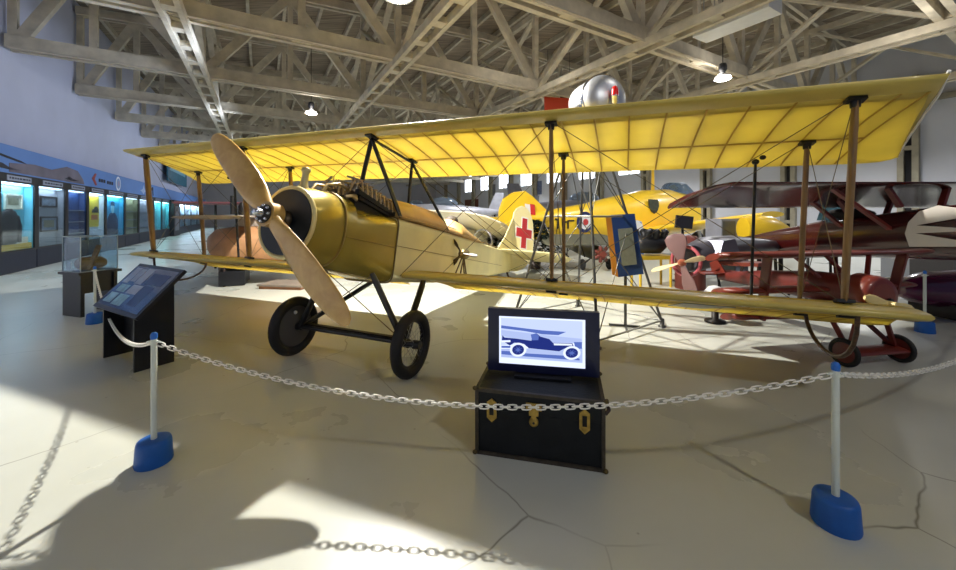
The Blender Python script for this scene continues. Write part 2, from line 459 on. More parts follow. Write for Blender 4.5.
frame_pic('framed_photograph', 17.45, 1.05, 1.15, .5, DWOOD, GREYP, SEPIA, 'lower dark framed photograph in the pale grey display case')
# jacket on a stand (only its shape shows)
b = bpy.data.objects
t = thing('dark_jacket', 'dark flying jacket on a stand in the cyan display case', 'jacket', RT(15.55, PF - .13, .62), PHI)
m = MB(); m.loft([[V((.075 * k[0] * math.cos(2 * PI * i / 16), k[1] * math.sin(2 * PI * i / 16), k[2])) for i in range(16)] for k in ((1, .33, 0), (1, .36, .3), (1.05, .4, .7), (1, .4, .95), (.8, .3, 1.08), (.5, .12, 1.12))])
m.build('jacket_body', mat('dark_leather', (42, 36, 34), .6, var=.3, scale=8, bump=.5), t)
m = MB(); m.tube([(.0, .36, .95), (.0, .46, .65), (.0, .46, .2)], [.06, .075, .06], 10); m.build('sleeve', mat('dark_leather_sleeve', (38, 33, 32), .6, var=.3, scale=8, bump=.5), t)
m = MB(); m.lathe([(.06, 1.06), (.07, 1.12), (.05, 1.15)], n=12); m.build('collar', DWOOD, t)
m = room_box(MB(), 14.9, 16.52, PF - .21, PF - .05, .615, .78); tag(m.build('yellow_plinth', mat('yellow_cloth', (225, 180, 50), .8, var=.15)), 'yellow covered plinth at the bottom of the cyan display case', 'plinth')
m = MB(); m.add([RT(15.5, PF - .06, .785), RT(15.9, PF - .06, .785), RT(15.9, PF - .19, .9), RT(15.5, PF - .19, .9), RT(15.5, PF - .06, .795), RT(15.9, PF - .06, .795), RT(15.9, PF - .19, .91), RT(15.5, PF - .19, .91)], [(0, 1, 2, 3), (4, 5, 6, 7), (0, 1, 5, 4), (1, 2, 6, 5), (2, 3, 7, 6), (3, 0, 4, 7)])
tag(m.build('white_card', WHITE), 'white printed card lying on the yellow plinth', 'card')
m = room_box(MB(), 16.0, 16.45, PF - .15, PF - .1, .782, .96); tag(m.build('pale_booklet', CREAMP), 'pale booklet standing on the yellow plinth', 'booklet')
t = thing('yellow_poster', 'yellow poster with a dark car shape in its display case', 'poster', RT(21.3, PF - .218, 1.1), PHI)
MB().span((0, 0, 0), (.02, 1.25, 1.3)).build('poster_sheet', mat('poster_yellow', (235, 205, 40), .6), t)
m = MB(); m.prism([(.35, .6), (.4, .72), (.6, .76), (.7, .86), (.95, .86), (1.05, .76), (1.1, .6)], .01, lambda u, v, w: V((.027 + w, u, v))); m.build('car_silhouette', mat('poster_black', (35, 30, 25), .6), t)
MB().span((.02, .3, .3), (.028, 1.0, .5)).build('caption_bar', mat('poster_orange', (200, 110, 50), .6), t)
m = room_box(MB(), 21.3, 22.4, PF - .2, PF - .06, .615, 1.0); tag(m.build('white_box', mat('white_blue_box', (205, 220, 235), .5)), 'pale white box under the yellow poster', 'box')
t = thing('airman_portrait', 'cyan tinted portrait panel of an airman in dark uniform', 'portrait', RT(23.2, PF - .218, .66), PHI)
MB().span((0, 0, 0), (.02, 2.0, 1.8)).build('portrait_sheet', mat('portrait_cyan', (60, 170, 215), .6), t)
m = MB(); m.prism([(.25, 0), (.3, .75), (.55, .98), (.8, 1.06), (1.2, 1.06), (1.45, .98), (1.7, .75), (1.75, 0)], .012, lambda u, v, w: V((.026 + w, u, v))); m.build('uniform', mat('portrait_navy', (20, 50, 90), .6), t)
m = MB(); m.prism([(1 + .2 * math.cos(k * PI / 10), 1.28 + .26 * math.sin(k * PI / 10)) for k in range(20)], .014, lambda u, v, w: V((.027 + w, u, v))); m.build('face', mat('portrait_pale', (190, 225, 235), .6), t)
m = MB(); m.prism([(.74, 1.38), (.78, 1.55), (1, 1.62), (1.22, 1.55), (1.26, 1.38)], .016, lambda u, v, w: V((.028 + w, u, v))); m.build('cap', mat('portrait_cap', (18, 45, 80), .6), t)
# marks on the blue bulkhead
def deco(name, label, cat, shapes):
    t = thing(name, label, cat, RT(shapes[0][0], PF + .006, 2.76), PHI)
    for nm, poly, m in [s[1:] for s in shapes]:
        a0 = shapes[0][0]
        MB().prism([(u, v) for u, v in poly], .008, lambda u, v, w: V((w + .002, u - a0, v - 2.76))).build(nm, m, t)
    return t
GSM = mat('mural_brown', (112, 106, 118), .8, var=.25, scale=1.2); GSK = mat('mural_dark', (48, 48, 56), .8); RED = mat('logo_red', (150, 60, 55), .6); WHT = mat('emblem_white', (225, 230, 240), .6)
def ring(c, r, n=24, y=1.0): return [(c[0] + r * math.cos(2 * PI * k / n), c[1] + y * r * math.sin(2 * PI * k / n)) for k in range(n)]
deco('wall_mural', 'dusky painted cloud and aircraft mural above the left cases', 'mural', [(15.2, 'cloud', [(15.2, 2.78), (15.2, 3.02), (16.5, 3.12), (17.6, 3.08), (18.7, 3.3), (19.6, 3.24), (20.1, 2.95), (20.2, 2.78)], GSM),
     (15.2, 'dark_streak', [(18.5, 2.86), (18.9, 2.98), (19.2, 2.9), (19.8, 2.88), (19.2, 2.83)], GSK)])
deco('wall_aircraft_mural', 'dark aircraft outline painted on blue bulkhead above left case', 'mural', [(14.2, 'wing_outline', [(14.2, 3.28), (15.8, 3.14), (16.1, 3.08), (15.6, 3.1), (14.2, 3.22)], GSK),
     (14.2, 'body_outline', [(14.2, 3.05), (14.9, 2.98), (15.2, 2.9), (15.9, 2.86), (15.2, 2.84), (14.6, 2.86), (14.2, 2.9)], GSK)])
deco('wall_logo', 'red arrow logo with dark lettering on the blue bulkhead', 'logo', [(20.9, 'red_chevron', [(21.3, 3.32), (20.95, 3.08), (21.35, 2.82), (21.5, 2.86), (21.25, 3.08), (21.45, 3.3)], RED)] +
     [(0, 'letter', [(21.7 + .28 * k, 3.0), (21.7 + .28 * k, 3.14), (21.9 + .28 * k, 3.14), (21.9 + .28 * k, 3.0)], GSK) for k in range(3)] +
     [(0, 'letter', [(22.7 + .28 * k, 2.98), (22.7 + .28 * k, 3.12), (22.9 + .28 * k, 3.12), (22.9 + .28 * k, 2.98)], GSK) for k in range(3)])
t = deco('round_emblem', 'round white ring emblem on the blue bulkhead', 'emblem', [(24.2, 'emblem_disc', ring((24.2, 3.1), .34), WHT)])
MB().prism(ring((0, .34), .25), .008, lambda u, v, w: V((.008 + w, u, v))).build('emblem_centre', mat('emblem_blue', (130, 160, 205), .6), t)
MB().prism(ring((0, .34), .13), .008, lambda u, v, w: V((.014 + w, u, v))).build('emblem_core', mat('emblem_mauve', (160, 150, 180), .6), t)
deco('white_emblem', 'pale star shaped emblem beside a thin dark triangle', 'emblem', [(28.0, 'star', [(28.0, 3.0), (28.5, 3.1), (28.7, 3.34), (28.9, 3.1), (29.3, 3.0), (28.9, 2.95), (28.7, 2.8), (28.4, 2.92)], mat('emblem_pale', (170, 190, 225), .6)),
     (0, 'triangle', [(29.6, 2.82), (30.7, 3.36), (30.9, 3.36), (31.0, 2.82), (30.8, 2.82), (30.7, 3.2), (29.85, 2.82)], GSK)])
# teal sign on the left wall further on
t = thing('hanging_sign', 'dark teal sign board high on the left wall beyond the propeller', 'sign', RT(37.5, PL + .3, 4.3), PHI)
MB().span((0, 0, 0), (.1, 8.5, 2.2)).build('sign_board', mat('sign_teal', (40, 92, 110), .6, var=.2), t)
MB().span((.1, .6, .9), (.12, 7.5, 1.2)).build('sign_lettering', mat('sign_pale', (120, 160, 170), .6), t)

# ---------------------------------------------------------------- lamps
def make_lamp():
    t = thing('pendant_lamp', '', 'lamp')
    m = MB(); m.tube([(0, 0, .52), (0, 0, 4.2)], .012, 6); m.build('suspension_cord', DARKMET, t)
    m = MB(); m.lathe([(.02, .52), (.1, .5), (.12, .42), (.12, .3), (.08, .24), (.05, .2)], n=18); m.build('ballast_housing', BLACK, t)
    m = MB(); m.lathe([(.06, .22), (.1, .18), (.2, .08), (.27, .0), (.25, .0), (.18, .08), (.08, .17)], n=24, caps=False); m.build('reflector', mat('reflector', (235, 235, 235), .2, .8), t)
    m = MB(); m.ell((0, 0, .035), (.235, .235, .085), 20, 10); m.build('bulb', emit_mat('bulb_glow', (255, 250, 240), 30), t)
    return t
lamp = make_lamp()
LAMPS = [((-7.25, 16.3, 6.0), 'glowing pendant lamp under the far truss left of centre', 0),
         ((7.9, 12.1, 5.98), 'glowing pendant lamp hanging right of the silver beacon', 0),
         ((-1.33, 6.2, 5.22), 'main pendant lamp hung over the yellow biplane at the top edge', 0)]
for k, (loc, lab, e) in enumerate(LAMPS):
    o = lamp if k == 0 else dup(lamp)
    o.location = loc; o['label'] = lab
# ------------------------------------------------------------------ the yellow biplane
BI = thing('biplane', 'large yellow fabric biplane with wooden propeller and red cross on its rudder', 'biplane',
           (-1.38, 3.999, 0), (0, .0098, -.3744))
SKIN = fabric_mat('doped_yellow_fabric', (226, 200, 100), (255, 240, 138), .6)
SKIN2 = fabric_mat('doped_pale_fabric', (252, 240, 180), (240, 205, 100), .1)
OCHRE = mat('ochre_leading_edge', (200, 178, 88), .4, var=.12, scale=3, coat=.1)
TAPE = mat('rib_tape', (196, 158, 56), .6)
SPRUCE = wood_mat('spruce', (138, 106, 62), (112, 82, 44), .4, (14, 14, 1), .25, 3)
WALNUT = wood_mat('laminated_propeller', (206, 166, 92), (186, 144, 72), .3, (4, .8, 4), .4, 2)
COWL = mat('yellow_cowl_metal', (180, 158, 72), .26, .5, var=.12, scale=2, bump=.05)
TAN = mat('tan_deck', (196, 158, 92), .45, var=.12, scale=3)
FITTING = mat('black_fitting', (20, 20, 20), .5)
WIRE = mat('bracing_wire', (112, 100, 76), .4, .7)

AL = R(15.5); CH = 1.5 / math.cos(AL)
CD = V((0, math.cos(AL), -math.sin(AL))); CN = V((0, math.sin(AL), math.cos(AL)))
UP0 = V((0, .274, 2.59)); LO0 = V((0, .37, .925))
def foil(t, top):
    yc = .2 * t * (1 - t) * .95; yt = .034 * (2.6 * math.sqrt(max(t, 0)) * (1 - t) + .06)
    return (yc + (yt if top else -yt)) * CH
def wp(o, x, t, top, thin=1.0):
    return V((x, 0, 0)) + o + CD * (t * CH) + CN * (foil(t, top) * thin)
HS, TIP = 4.745, .46
def tips(x):
    k = max(0, (abs(x) - HS) / TIP)
    return (.95 * k ** 1.15 if k > 0 else 0), 1 - .06 * k ** 6, 1 - .55 * k
def make_wing(name, o, x0, x1, parent):
    step = .31; n = int(round((x1 - x0) / step)); xs = sorted(set([round(x0 + (x1 - x0) * i / n, 4) for i in range(n + 1)] + [s * (HS + TIP * k) for s in (-1, 1) for k in (0, .25, .5, .75, .9, 1) if x0 <= s * (HS + TIP * k) <= x1]))
    U = [0, .02, .05, .09, .12]; U2 = [.12, .2, .3, .42, .55, .68, .8, .9, 1.0]
    nose = []; skin = []
    for x in xs:
        t0, t1, th = tips(x)
        T = lambda u: t0 + (t1 - t0) * u
        def pt(u, top):
            return V((x, 0, 0)) + o + CD * (T(u) * CH) + CN * (foil(u if t0 == 0 else u, top) * th if t0 == 0 else (foil(T(u), True) + foil(T(u), False)) / 2 + (foil(u, top) - (foil(u, True) + foil(u, False)) / 2) * th * (1 - t0))
        nose.append([pt(u, True) for u in reversed(U)] + [pt(u, False) for u in U[1:]])
        skin.append([pt(u, True) for u in U2] + [pt(u, False) for u in reversed(U2)])
    w = MB().loft(skin, True, True).build(name, SKIN, parent)
    # the loft's front face (under the nose) stays open
    bm = bmesh.new(); bm.from_mesh(w.data); bm.faces.ensure_lookup_table()
    m = MB(); m.loft(nose, True, False, open_ring=True); 
    le = m.build('leading_edge', OCHRE, w)
    bm.free()
    ribs = MB(); tp = MB()
    xx = [x for x in xs if abs(x) < HS + .01]
    for x in xx:
        T = [.13, .25, .4, .55, .7, .85, .96]
        a = [wp(o, x, t, True) - CN * .004 for t in T]; b = [wp(o, x, t, False) + CN * .004 for t in T]
        ring = a + b[::-1]
        ribs.prism([(0, 0)] * 0 or [(i, 0) for i in range(len(ring))], .012, lambda u, v, w_, ring=ring: ring[int(u)] + V((w_, 0, 0)))
        lowp = [wp(o, x, t, False) - CN * .002 for t in [.12, .2, .3, .42, .55, .68, .8, .9, .99]]
        for p, q in zip(lowp[:-1], lowp[1:]): tp.bar(p, q, .015, .003, up=CN)
    for t in (.175, .64):
        h = foil(t, True) - foil(t, False) - .008
        c = (foil(t, True) + foil(t, False)) / 2
        ribs.bar(o + CD * (t * CH) + CN * c + V((xx[0], 0, 0)), o + CD * (t * CH) + CN * c + V((xx[-1], 0, 0)), .035, h, up=CN)
    for t in (.64,):
        tp.bar(wp(o, xx[0], t, False) - CN * .002, wp(o, xx[-1], t, False) - CN * .002, .028, .003, up=CN)
    te = [wp(o, x, .995, False) for x in (xx[0], xx[-1])]
    ribs.build('wing_framework', mat('wing_wood', (150, 120, 70), .8), w)
    tp.build('rib_tape', TAPE, w)
    return w
uw = make_wing('upper_wing', UP0, -(HS + TIP), HS + TIP, BI)
lw1 = make_wing('lower_wing', LO0, .4, HS + TIP, BI)
lw2 = make_wing('lower_wing', LO0, -(HS + TIP), -.4, BI)
MB().tube([wp(UP0, HS + TIP * k, .95 * k ** 1.15, False) * 1.0 + CN * .03 for k in (0, .25, .5, .75, 1)], .009, 6).build('tip_edge', WHITE, uw)

# fuselage axis
TH = R(11.5); HUB = V((0, -.96, 1.6)); AF = V((0, math.cos(TH), -math.sin(TH))); UPV = V((0, math.sin(TH), math.cos(TH)))
def A(s, w, v): return HUB + AF * s + V((w, 0, 0)) + UPV * v
def sring(s, hw, vb, vt, e, n=32):
    vc = (vb + vt) / 2; hv = (vt - vb) / 2; out = []
    for k in range(n):
        c = math.cos(2 * PI * k / n + PI / n); q = math.sin(2 * PI * k / n + PI / n)
        out.append(A(s, hw * math.copysign(abs(c) ** (2 / e), c), vc + hv * math.copysign(abs(q) ** (2 / e), q)))
    return out
def vt(s): return .256 + (s - 1.36) * .0326
cow = [(.17, .305, -.335, .28, 2), (.24, .325, -.355, .30, 2.05), (.35, .33, -.37, .32, 2.2), (.68, .335, -.405, .33, 2.7), (.70, .335, -.407, .24, 3.0), (1.0, .338, -.445, .24, 4), (1.36, .34, -.485, .25, 7)]
MB().loft([sring(*c) for c in cow], True, True).build('cowling', COWL, BI)
fus = [(1.362, .34, -.485, vt(1.36), 9), (2.5, .355, -.45, vt(2.5), 9), (3.6, .31, -.355, vt(3.6), 9), (4.8, .22, -.25, vt(4.8), 9), (6, .115, -.14, vt(6), 9), (7.05, .03, -.04, vt(7.05), 9)]
fu = MB().loft([sring(*c) for c in fus], False, True).build('fuselage', SKIN2, BI)
m = MB()
for sg in (-1, 1):
    m.tube([A(s, sg * (hw + .004), v0 + .008) for s, hw, b0, v0, e in fus], .008, 6)
    m.tube([A(s, sg * (hw + .003), b0 * .25 + v0 * .2) for s, hw, b0, v0, e in fus[:-1]], .004, 5)
m.build('longeron_seam', mat('seam_ochre', (160, 130, 70), .6), fu)
m = MB(); m.tube([p for p in sring(1.362, .345, -.49, vt(1.36) + .005, 9, 32)], .009, 6, closed=True); m.build('firewall_strap', mat('strap_brown', (120, 98, 50), .5), BI)
m = MB(); m.tube([p for p in sring(.52, .338, -.392, .33, 2.45, 32)], .011, 6, closed=True)
m.tube([A(s, .338 + .004, -.09) for s in (.55, .9, 1.2, 1.36)], .004, 5)
m.build('cowl_seam', mat('cowl_seam_brown', (140, 116, 56), .4, .4), BI)
# deck and cockpit
def half(s, hw, v0, h, n=14):
    return [A(s, -hw * math.cos(PI * k / n), v0 + h * math.sin(PI * k / n)) for k in range(n + 1)]
dk = [(1.37, .335, .24), (1.9, .35, .28), (2.5, .35, .29), (2.58, .35, .29), (2.6, .35, .12), (3.22, .325, .12), (3.24, .325, .27), (3.45, .31, .26), (3.9, .27, .15), (4.5, .22, .02)]
MB().loft([half(s, hw, vt(s) + .003, h) for s, hw, h in dk], True, True).build('top_deck', TAN, BI)
MB().loft([half(s, hw, vt(s) + .01, h) for s, hw, h in ((2.61, .3, .135), (3.21, .28, .135))], True, True).build('cockpit_opening', mat('cockpit_dark', (26, 22, 18), .8), BI)
m = MB(); m.ell(A(3.42, 0, vt(3.4) + .27), (.11, .14, .09), 16, 9); m.build('headrest', mat('headrest_leather', (84, 74, 62), .6, var=.2, bump=.2), BI)
# radiator face
m = MB(); m.tube([p for p in sring(.17, .305, -.335, .28, 2, 40)], .02, 8, closed=True); m.build('cowl_ring', mat('cream_ring', (222, 204, 140), .35), BI)
m = MB(); r0 = sring(.152, .285, -.315, .26, 2, 40); m.add(r0 + [p + AF * .02 for p in r0], [tuple(range(40)), tuple(range(40, 80))] + [(i, (i + 1) % 40, 40 + (i + 1) % 40, 40 + i) for i in range(40)]); rd = m.build('radiator', mat('radiator_black', (20, 26, 30), .5, var=.3, scale=60), BI)
m = MB(); m.lathe([(.09, 0), (.09, .02), (.05, .05)], A(.14, .0, -.02), -AF, 20); m.build('shaft_bearing', mat('bearing_bronze', (74, 62, 44), .4, .7), rd)
m = MB(); m.lathe([(.055, 0), (.035, .05), (.028, .15), (.034, .16), (.04, .17), (.04, .2), (.015, .21)], A(.3, -.02, .30), UPV, 16); m.build('filler_neck', mat('filler_cream', (200, 188, 140), .4, .3), BI)
# engine
en = thing('engine', None, None); en.parent = BI; MAT[en.name] = MAT[BI.name]
m = MB(); m.loft([[A(s, w, v) for w, v in ((-.2, .2), (.2, .2), (.22, .3), (.08, .36), (-.08, .36), (-.22, .3))] for s in (.74, 1.32)], False); m.build('crankcase', DARKMET, en)
ENG = mat('engine_grey', (120, 108, 90), .4, .7, var=.3, scale=30); COPPER = mat('aged_copper', (196, 168, 130), .35, .5, var=.2, scale=20)
for sg in (-1, 1):
    for k in range(4):
        s = .78 + .155 * k; ax = (UPV + V((sg * .75, 0, 0))).normalized()
        m = MB(); m.lathe([(.055, 0), (.055, .1), (.062, .1), (.062, .115), (.055, .12), (.055, .16), (.03, .17)], A(s, sg * .09, .33), ax, 12)
        m.build('cylinder', ENG, en)
    m = MB(); m.bar(A(.70, sg * .25, .385), A(1.38, sg * .25, .285), .045, .05, up=UPV)
    m.bar(A(.74, sg * .23, .34), A(1.3, sg * .23, .27), .06, .05, up=UPV)
    m.build('exhaust_manifold', mat('manifold_black', (20, 19, 18), .4, .4), en)
m = MB(); m2 = MB()
for k in range(8):
    s = .72 + .078 * k; d = -.014 * k
    for sg in (-1, 1):
        m.tube([A(s, sg * .15, .40 + d), A(s + .01, sg * .19, .52 + d), A(s + .04, sg * .25, .51 + d), A(s + .05, sg * .27, .40 + d)], .0095, 6)
        m.tube([A(s + .04, sg * .1, .38 + d), A(s + .045, sg * .13, .57 + d), A(s + .06, sg * .2, .555 + d)], .0065, 5)
        m2.bar(A(s - .02, sg * .1, .545 + d), A(s + .05, sg * .22, .52 + d), .014, .02, up=UPV)
        m2.tube([A(s + .02, sg * .21, .42 + d), A(s + .03, sg * .21, .53 + d)], .006, 5)
    m.tube([A(s + .02, .05, .36), A(s + .02, .03, .5 + d), A(s + .08, -.03, .5 + d), A(s + .08, -.05, .36)], .011, 6)
m.build('pipework', COPPER, en)
m2.build('rocker_arms', mat('rocker_steel', (160, 152, 138), .35, .7), en)
m = MB()
m.tube([A(.45, .06, .30), A(.5, .07, .4), A(.62, .09, .44), A(.8, .1, .42)], .016, 8)
m.tube([A(.45, -.1, .30), A(.52, -.1, .41), A(.64, -.12, .43), A(.8, -.13, .42)], .016, 8)
m.tube([A(.7, .02, .36), A(.72, .02, .5), A(.84, .05, .5), A(.84, .05, .38)], .014, 8)
m.tube([A(.62, .2, .31), A(.66, .24, .33), A(.7, .26, .3), A(.72, .22, .36)], .018, 8)
m.build('water_pipe', mat('pipe_cream', (205, 180, 130), .35, .5), en)

# propeller
bdir = (V((1, 0, 0)) * .947 - UPV * .766).normalized(); edir = AF.cross(bdir).normalized()
def blade(sg):
    rings = []
    for r, c, th in ((.05, .13, .11), (.15, .165, .095), (.28, .215, .07), (.45, .245, .05), (.65, .25, .036), (.85, .235, .028), (1.0, .205, .022), (1.1, .17, .018), (1.17, .125, .014), (1.205, .075, .01), (1.218, .02, .006)):
        be = math.atan(.62 / (2 * PI * max(r, .25)))
        d = bdir * sg; e = edir * sg
        cv = e * math.cos(be) + AF * math.sin(be); nv = -(AF * math.cos(be) - e * math.sin(be))
        off = e * (.02 * math.sin(PI * r / 1.2))
        rings.append([HUB + d * r + off + cv * (c / 2 * math.cos(2 * PI * k / 16)) + nv * (th / 2 * math.sin(2 * PI * k / 16)) for k in range(16)])
    return MB().loft(rings, True, True)
pr = thing('propeller', None, None); pr.parent = BI; MAT[pr.name] = MAT[BI.name]
for sg in (1, -1): blade(sg).build('propeller_blade', WALNUT, pr)
m = MB(); m.lathe([(.105, -.055), (.105, .055)], HUB, -AF, 24); m.build('wooden_boss', WALNUT, pr)
m = MB(); m.lathe([(.078, .056), (.078, .07), (.05, .075)], HUB, -AF, 24); hp = m.build('hub_plate', mat('hub_plate_metal', (52, 48, 44), .4, .7), pr)
m = MB(); m.lathe([(.034, .07), (.034, .1), (.028, .13), (.026, .15), (.01, .155)], HUB, -AF, 16)
for k in range(8):
    c = HUB + (V((1, 0, 0)) * math.cos(k * PI / 4) + UPV * math.sin(k * PI / 4)) * .065
    m.lathe([(.011, .065), (.011, .085), (.006, .09)], c, -AF, 8)
m.build('hub_bolt', CHROME, hp)

# undercarriage
def wheel(x, cover):
    w = thing('landing_wheel', None, None); w.parent = BI; MAT[w.name] = MAT[BI.name]
    c = V((x, 0, .33)); 
    m = MB(); m.tube([c + V((0, .275 * math.cos(2 * PI * k / 40), .275 * math.sin(2 * PI * k / 40))) for k in range(40)], .055, 12, closed=True); m.build('tyre', RUBBER, w)
    m = MB(); m.tube([c + V((0, .222 * math.cos(2 * PI * k / 40), .222 * math.sin(2 * PI * k / 40))) for k in range(40)], .016, 8, closed=True); m.build('rim', BLACK, w)
    m = MB(); m.lathe([(.04, -.1), (.045, -.03), (.03, 0), (.045, .03), (.04, .1)], c, (1, 0, 0), 14); m.build('hub', BLACK, w)
    if cover:
        m = MB(); m.lathe([(.035, .05), (.225, .022), (.225, .016), (.035, .04)], c, (1, 0, 0), 36, smooth=False); m.build('wheel_cover', mat('cover_grey', (74, 72, 72), .55), w)
        m = MB(); m.lathe([(.022, .03), (.018, .045), (.005, .05)], c + V((0, -.02, .16)), (1, 0, 0), 10); m.build('valve_cap', WHITE, w)
        m = MB(); m.lathe([(.035, -.05), (.225, -.022), (.225, -.016), (.035, -.04)], c, (1, 0, 0), 36, smooth=False); m.build('wheel_cover', mat('cover_grey_outer', (74, 72, 72), .55), w)
    else:
        m = MB()
        for k in range(28):
            a = 2 * PI * k / 28; b = a + (.5 if k % 2 else -.5); sx = .045 if k % 4 < 2 else -.045
            m.tube([c + V((sx, .04 * math.cos(b), .04 * math.sin(b))), c + V((0, .222 * math.cos(a), .222 * math.sin(a)))], .0022, 4)
        m.build('wire_spokes', STEEL, w)
wheel(.77, False); wheel(-.77, True)
def strut(name, p, q, w, d, m, up=(0, 1, 0)):
    """streamlined strut: long side along up"""
    p = V(p); q = V(q); dd = (q - p).normalized(); up = V(up); up = (up - dd * up.dot(dd)).normalized(); sx = dd.cross(up)
    rings = []
    for e in (p, p.lerp(q, .12), p.lerp(q, .5), p.lerp(q, .88), q):
        k = .8 if e in (p, q) else 1
        rings.append([e + up * (d / 2 * k * math.cos(2 * PI * i / 12)) + sx * (w / 2 * k * math.sin(2 * PI * i / 12)) for i in range(12)])
    return MB().loft(rings, True, True).build(name, m, BI)
for sg in (-1, 1):
    strut('undercarriage_leg', A(1.05, sg * .3, -.40), (sg * .68, .0, .33), .05, .085, BLACK)
    strut('undercarriage_leg', A(2.1, sg * .33, -.42), (sg * .68, .0, .33), .05, .085, BLACK)
MB().tube([(-.84, 0, .33), (.84, 0, .33)], .024, 10).build('axle', BLACK, BI)
MB().bar((-.68, .05, .33), (.68, .05, .33), .05, .06).build('spreader_bar', BLACK, BI)
m = MB()
m.tube([A(1.05, .3, -.42), (-.66, .0, .35)], .005, 5); m.tube([A(1.05, -.3, -.42), (.66, .0, .35)], .005, 5)
m.build('undercarriage_wire', WIRE, BI)

# cabane
def undr(x, o): return wp(UP0, x, o / 1.5, False)
fa = undr(0, .17) + V((-.06, 0, -.03)); ra = undr(0, .96) + V((0, 0, -.03))
for sg in (-1, 1):
    strut('cabane_strut', fa, A(1.40, sg * .335, vt(1.4)), .04, .07, BLACK)
    strut('cabane_strut', ra, A(2.62, sg * .35, vt(2.6) + .01), .035, .06, BLACK)
MB().tube([fa, ra], .018, 8).build('cabane_tube', BLACK, BI)
for c_ in (fa, ra): MB().box(c_ + V((0, 0, .03)), (.1, .14, .04), Matrix.Rotation(-AL, 3, 'X')).build('cabane_fitting', FITTING, BI)
# interplane struts
ends = {}
STX = (-4.46, -2.24, 2.05, 4.33)
for x in STX:
    for o in (.17, .96):
        p = wp(UP0, x, o / 1.5, False); q = wp(LO0, x - .0, o / 1.5, True)
        ends[(x, o)] = (p, q)
        st = strut('interplane_strut', p + V((0, 0, -.03)), q + V((0, 0, .02)), .042, .086 if o < .5 else .075, SPRUCE)
        f = MB(); f.box(p + V((0, 0, -.022)), (.115, .075, .025), Matrix.Rotation(-AL, 3, 'X')).lathe([(.03, 0), (.035, .05), (.03, .07)], p + V((0, 0, -.08)), (0, 0, 1), 10)
        f.build('strut_fitting', FITTING, st); f = MB()
        f.box(q + V((0, 0, .02)), (.11, .07, .025), Matrix.Rotation(-AL, 3, 'X'))
        f.build('strut_fitting', FITTING, st); f = MB()
        q2 = wp(LO0, x, o / 1.5, False); f.box(q2 + V((0, 0, -.012)), (.1, .045, .018), Matrix.Rotation(-AL, 3, 'X'))
        f.build('strut_fitting', FITTING, st)
for x in (-4.02, 4.02):
    p = wp(UP0, x, .88, False); q = wp(LO0, x, .88, True)
    st = strut('aileron_strut', p, q, .03, .045, BLACK)
    for c_, r_ in ((p + V((0, 0, -.03)), (.035, .045, .03)), (p + V((.03, -.12, .0)), (.03, .035, .025)), (q + V((0, 0, .03)), (.035, .06, .03))): MB().ell(c_, r_, 10, 6).build('aileron_hinge', FITTING, st)
# wires, bay by bay
bays = ((STX[0], STX[1]), (STX[2], STX[3]))
for x0, x1 in bays:
    for o in (.17, .96):
        m = MB()
        (p0, q0), (p1, q1) = ends[(x0, o)], ends[(x1, o)]
        m.tube([p0, q1], .0036, 5); m.tube([q0, p1], .0036, 5)
        m.build('bracing_wires', WIRE, BI)
for sg, x in ((-1, STX[1]), (1, STX[2])):
    for o in (.17, .96):
        m = MB(); p, q = ends[(x, o)]
        m.tube([p, A(1.5 if o < .5 else 2.4, sg * .35, -.4)], .0036, 5); m.tube([q, fa if o < .5 else ra], .004, 5)
        m.build('bracing_wires', WIRE, BI)
for x in STX:
    (p0, q0), (p1, q1) = ends[(x, .17)], ends[(x, .96)]
    MB().tube([p0, q1], .0035, 5).tube([p1, q0], .0035, 5).build('incidence_wires', WIRE, BI)
# wing-tip skids
for x in (-4.4, 4.4):
    a = wp(LO0, x, .11, False); b = wp(LO0, x - .02, .66, False)
    lo = V((x, (a.y + b.y) / 2 + .0, a.z - .47))
    pts = []
    for k in range(13):
        t = k / 12; u = 1 - t
        p = a * u ** 3 + (V((x, a.y - .02, lo.z - .12))) * (3 * u * u * t) + V((x, b.y - .02, lo.z - .02)) * (3 * u * t * t) + b * t ** 3
        pts.append(p)
    MB().tube(pts, .017, 8).build('wingtip_skid', wood_mat('skid_cane', (96, 62, 36), (60, 38, 22), .5), BI)
    
# grey inspection plate under the lower wing
MB().prism([(3.3, .5), (3.75, .5), (3.55, .86), (3.2, .86)], .006, lambda u, v, w: wp(LO0, u, v, False) - CN * (.006 + w)).build('wing_patch', mat('patch_grey', (150, 150, 138), .5), lw1)
# air-driven pump on the near side
pc = A(2.95, .47, .1) ; pc.z = 1.02
wdp = thing('wind_pump', None, None); wdp.parent = BI; MAT[wdp.name] = MAT[BI.name]
m = MB(); m.lathe([(.03, -.05), (.075, -.02), (.08, .06), (.05, .14), (.02, .17)], pc, AF, 16); m.build('pump_body', mat('pump_olive', (120, 106, 70), .4, .5), wdp)
for k, an in enumerate((125, -5, 228)):
    d = V((math.cos(R(an)), 0, math.sin(R(an))))
    e = AF.cross(d)
    rings = [[pc - AF * .06 + d * r + (e * math.cos(.6) - AF * math.sin(.6)) * (c * math.cos(2 * PI * i / 10)) + AF * (.006 * math.sin(2 * PI * i / 10)) for i in range(10)] for r, c in ((.03, .015), (.1, .02), (.16, .036), (.22, .034), (.25, .02))]
    MB().loft(rings, True, True).build('pump_blade', mat('pump_blade_brown', (74, 54, 32), .4), wdp)
m = MB()
for dx, dy in ((-.12, -.05), (-.02, .05), (.06, 0), (.02, -.1)):
    m.tube([pc + V((dx * .2, 0, -.06)), V((pc.x + dx * 1.0, pc.y + dy * 2, pc.z - .38))], .011, 6)
m.build('pump_leg', mat('pump_leg_bronze', (110, 92, 60), .4, .5), wdp)

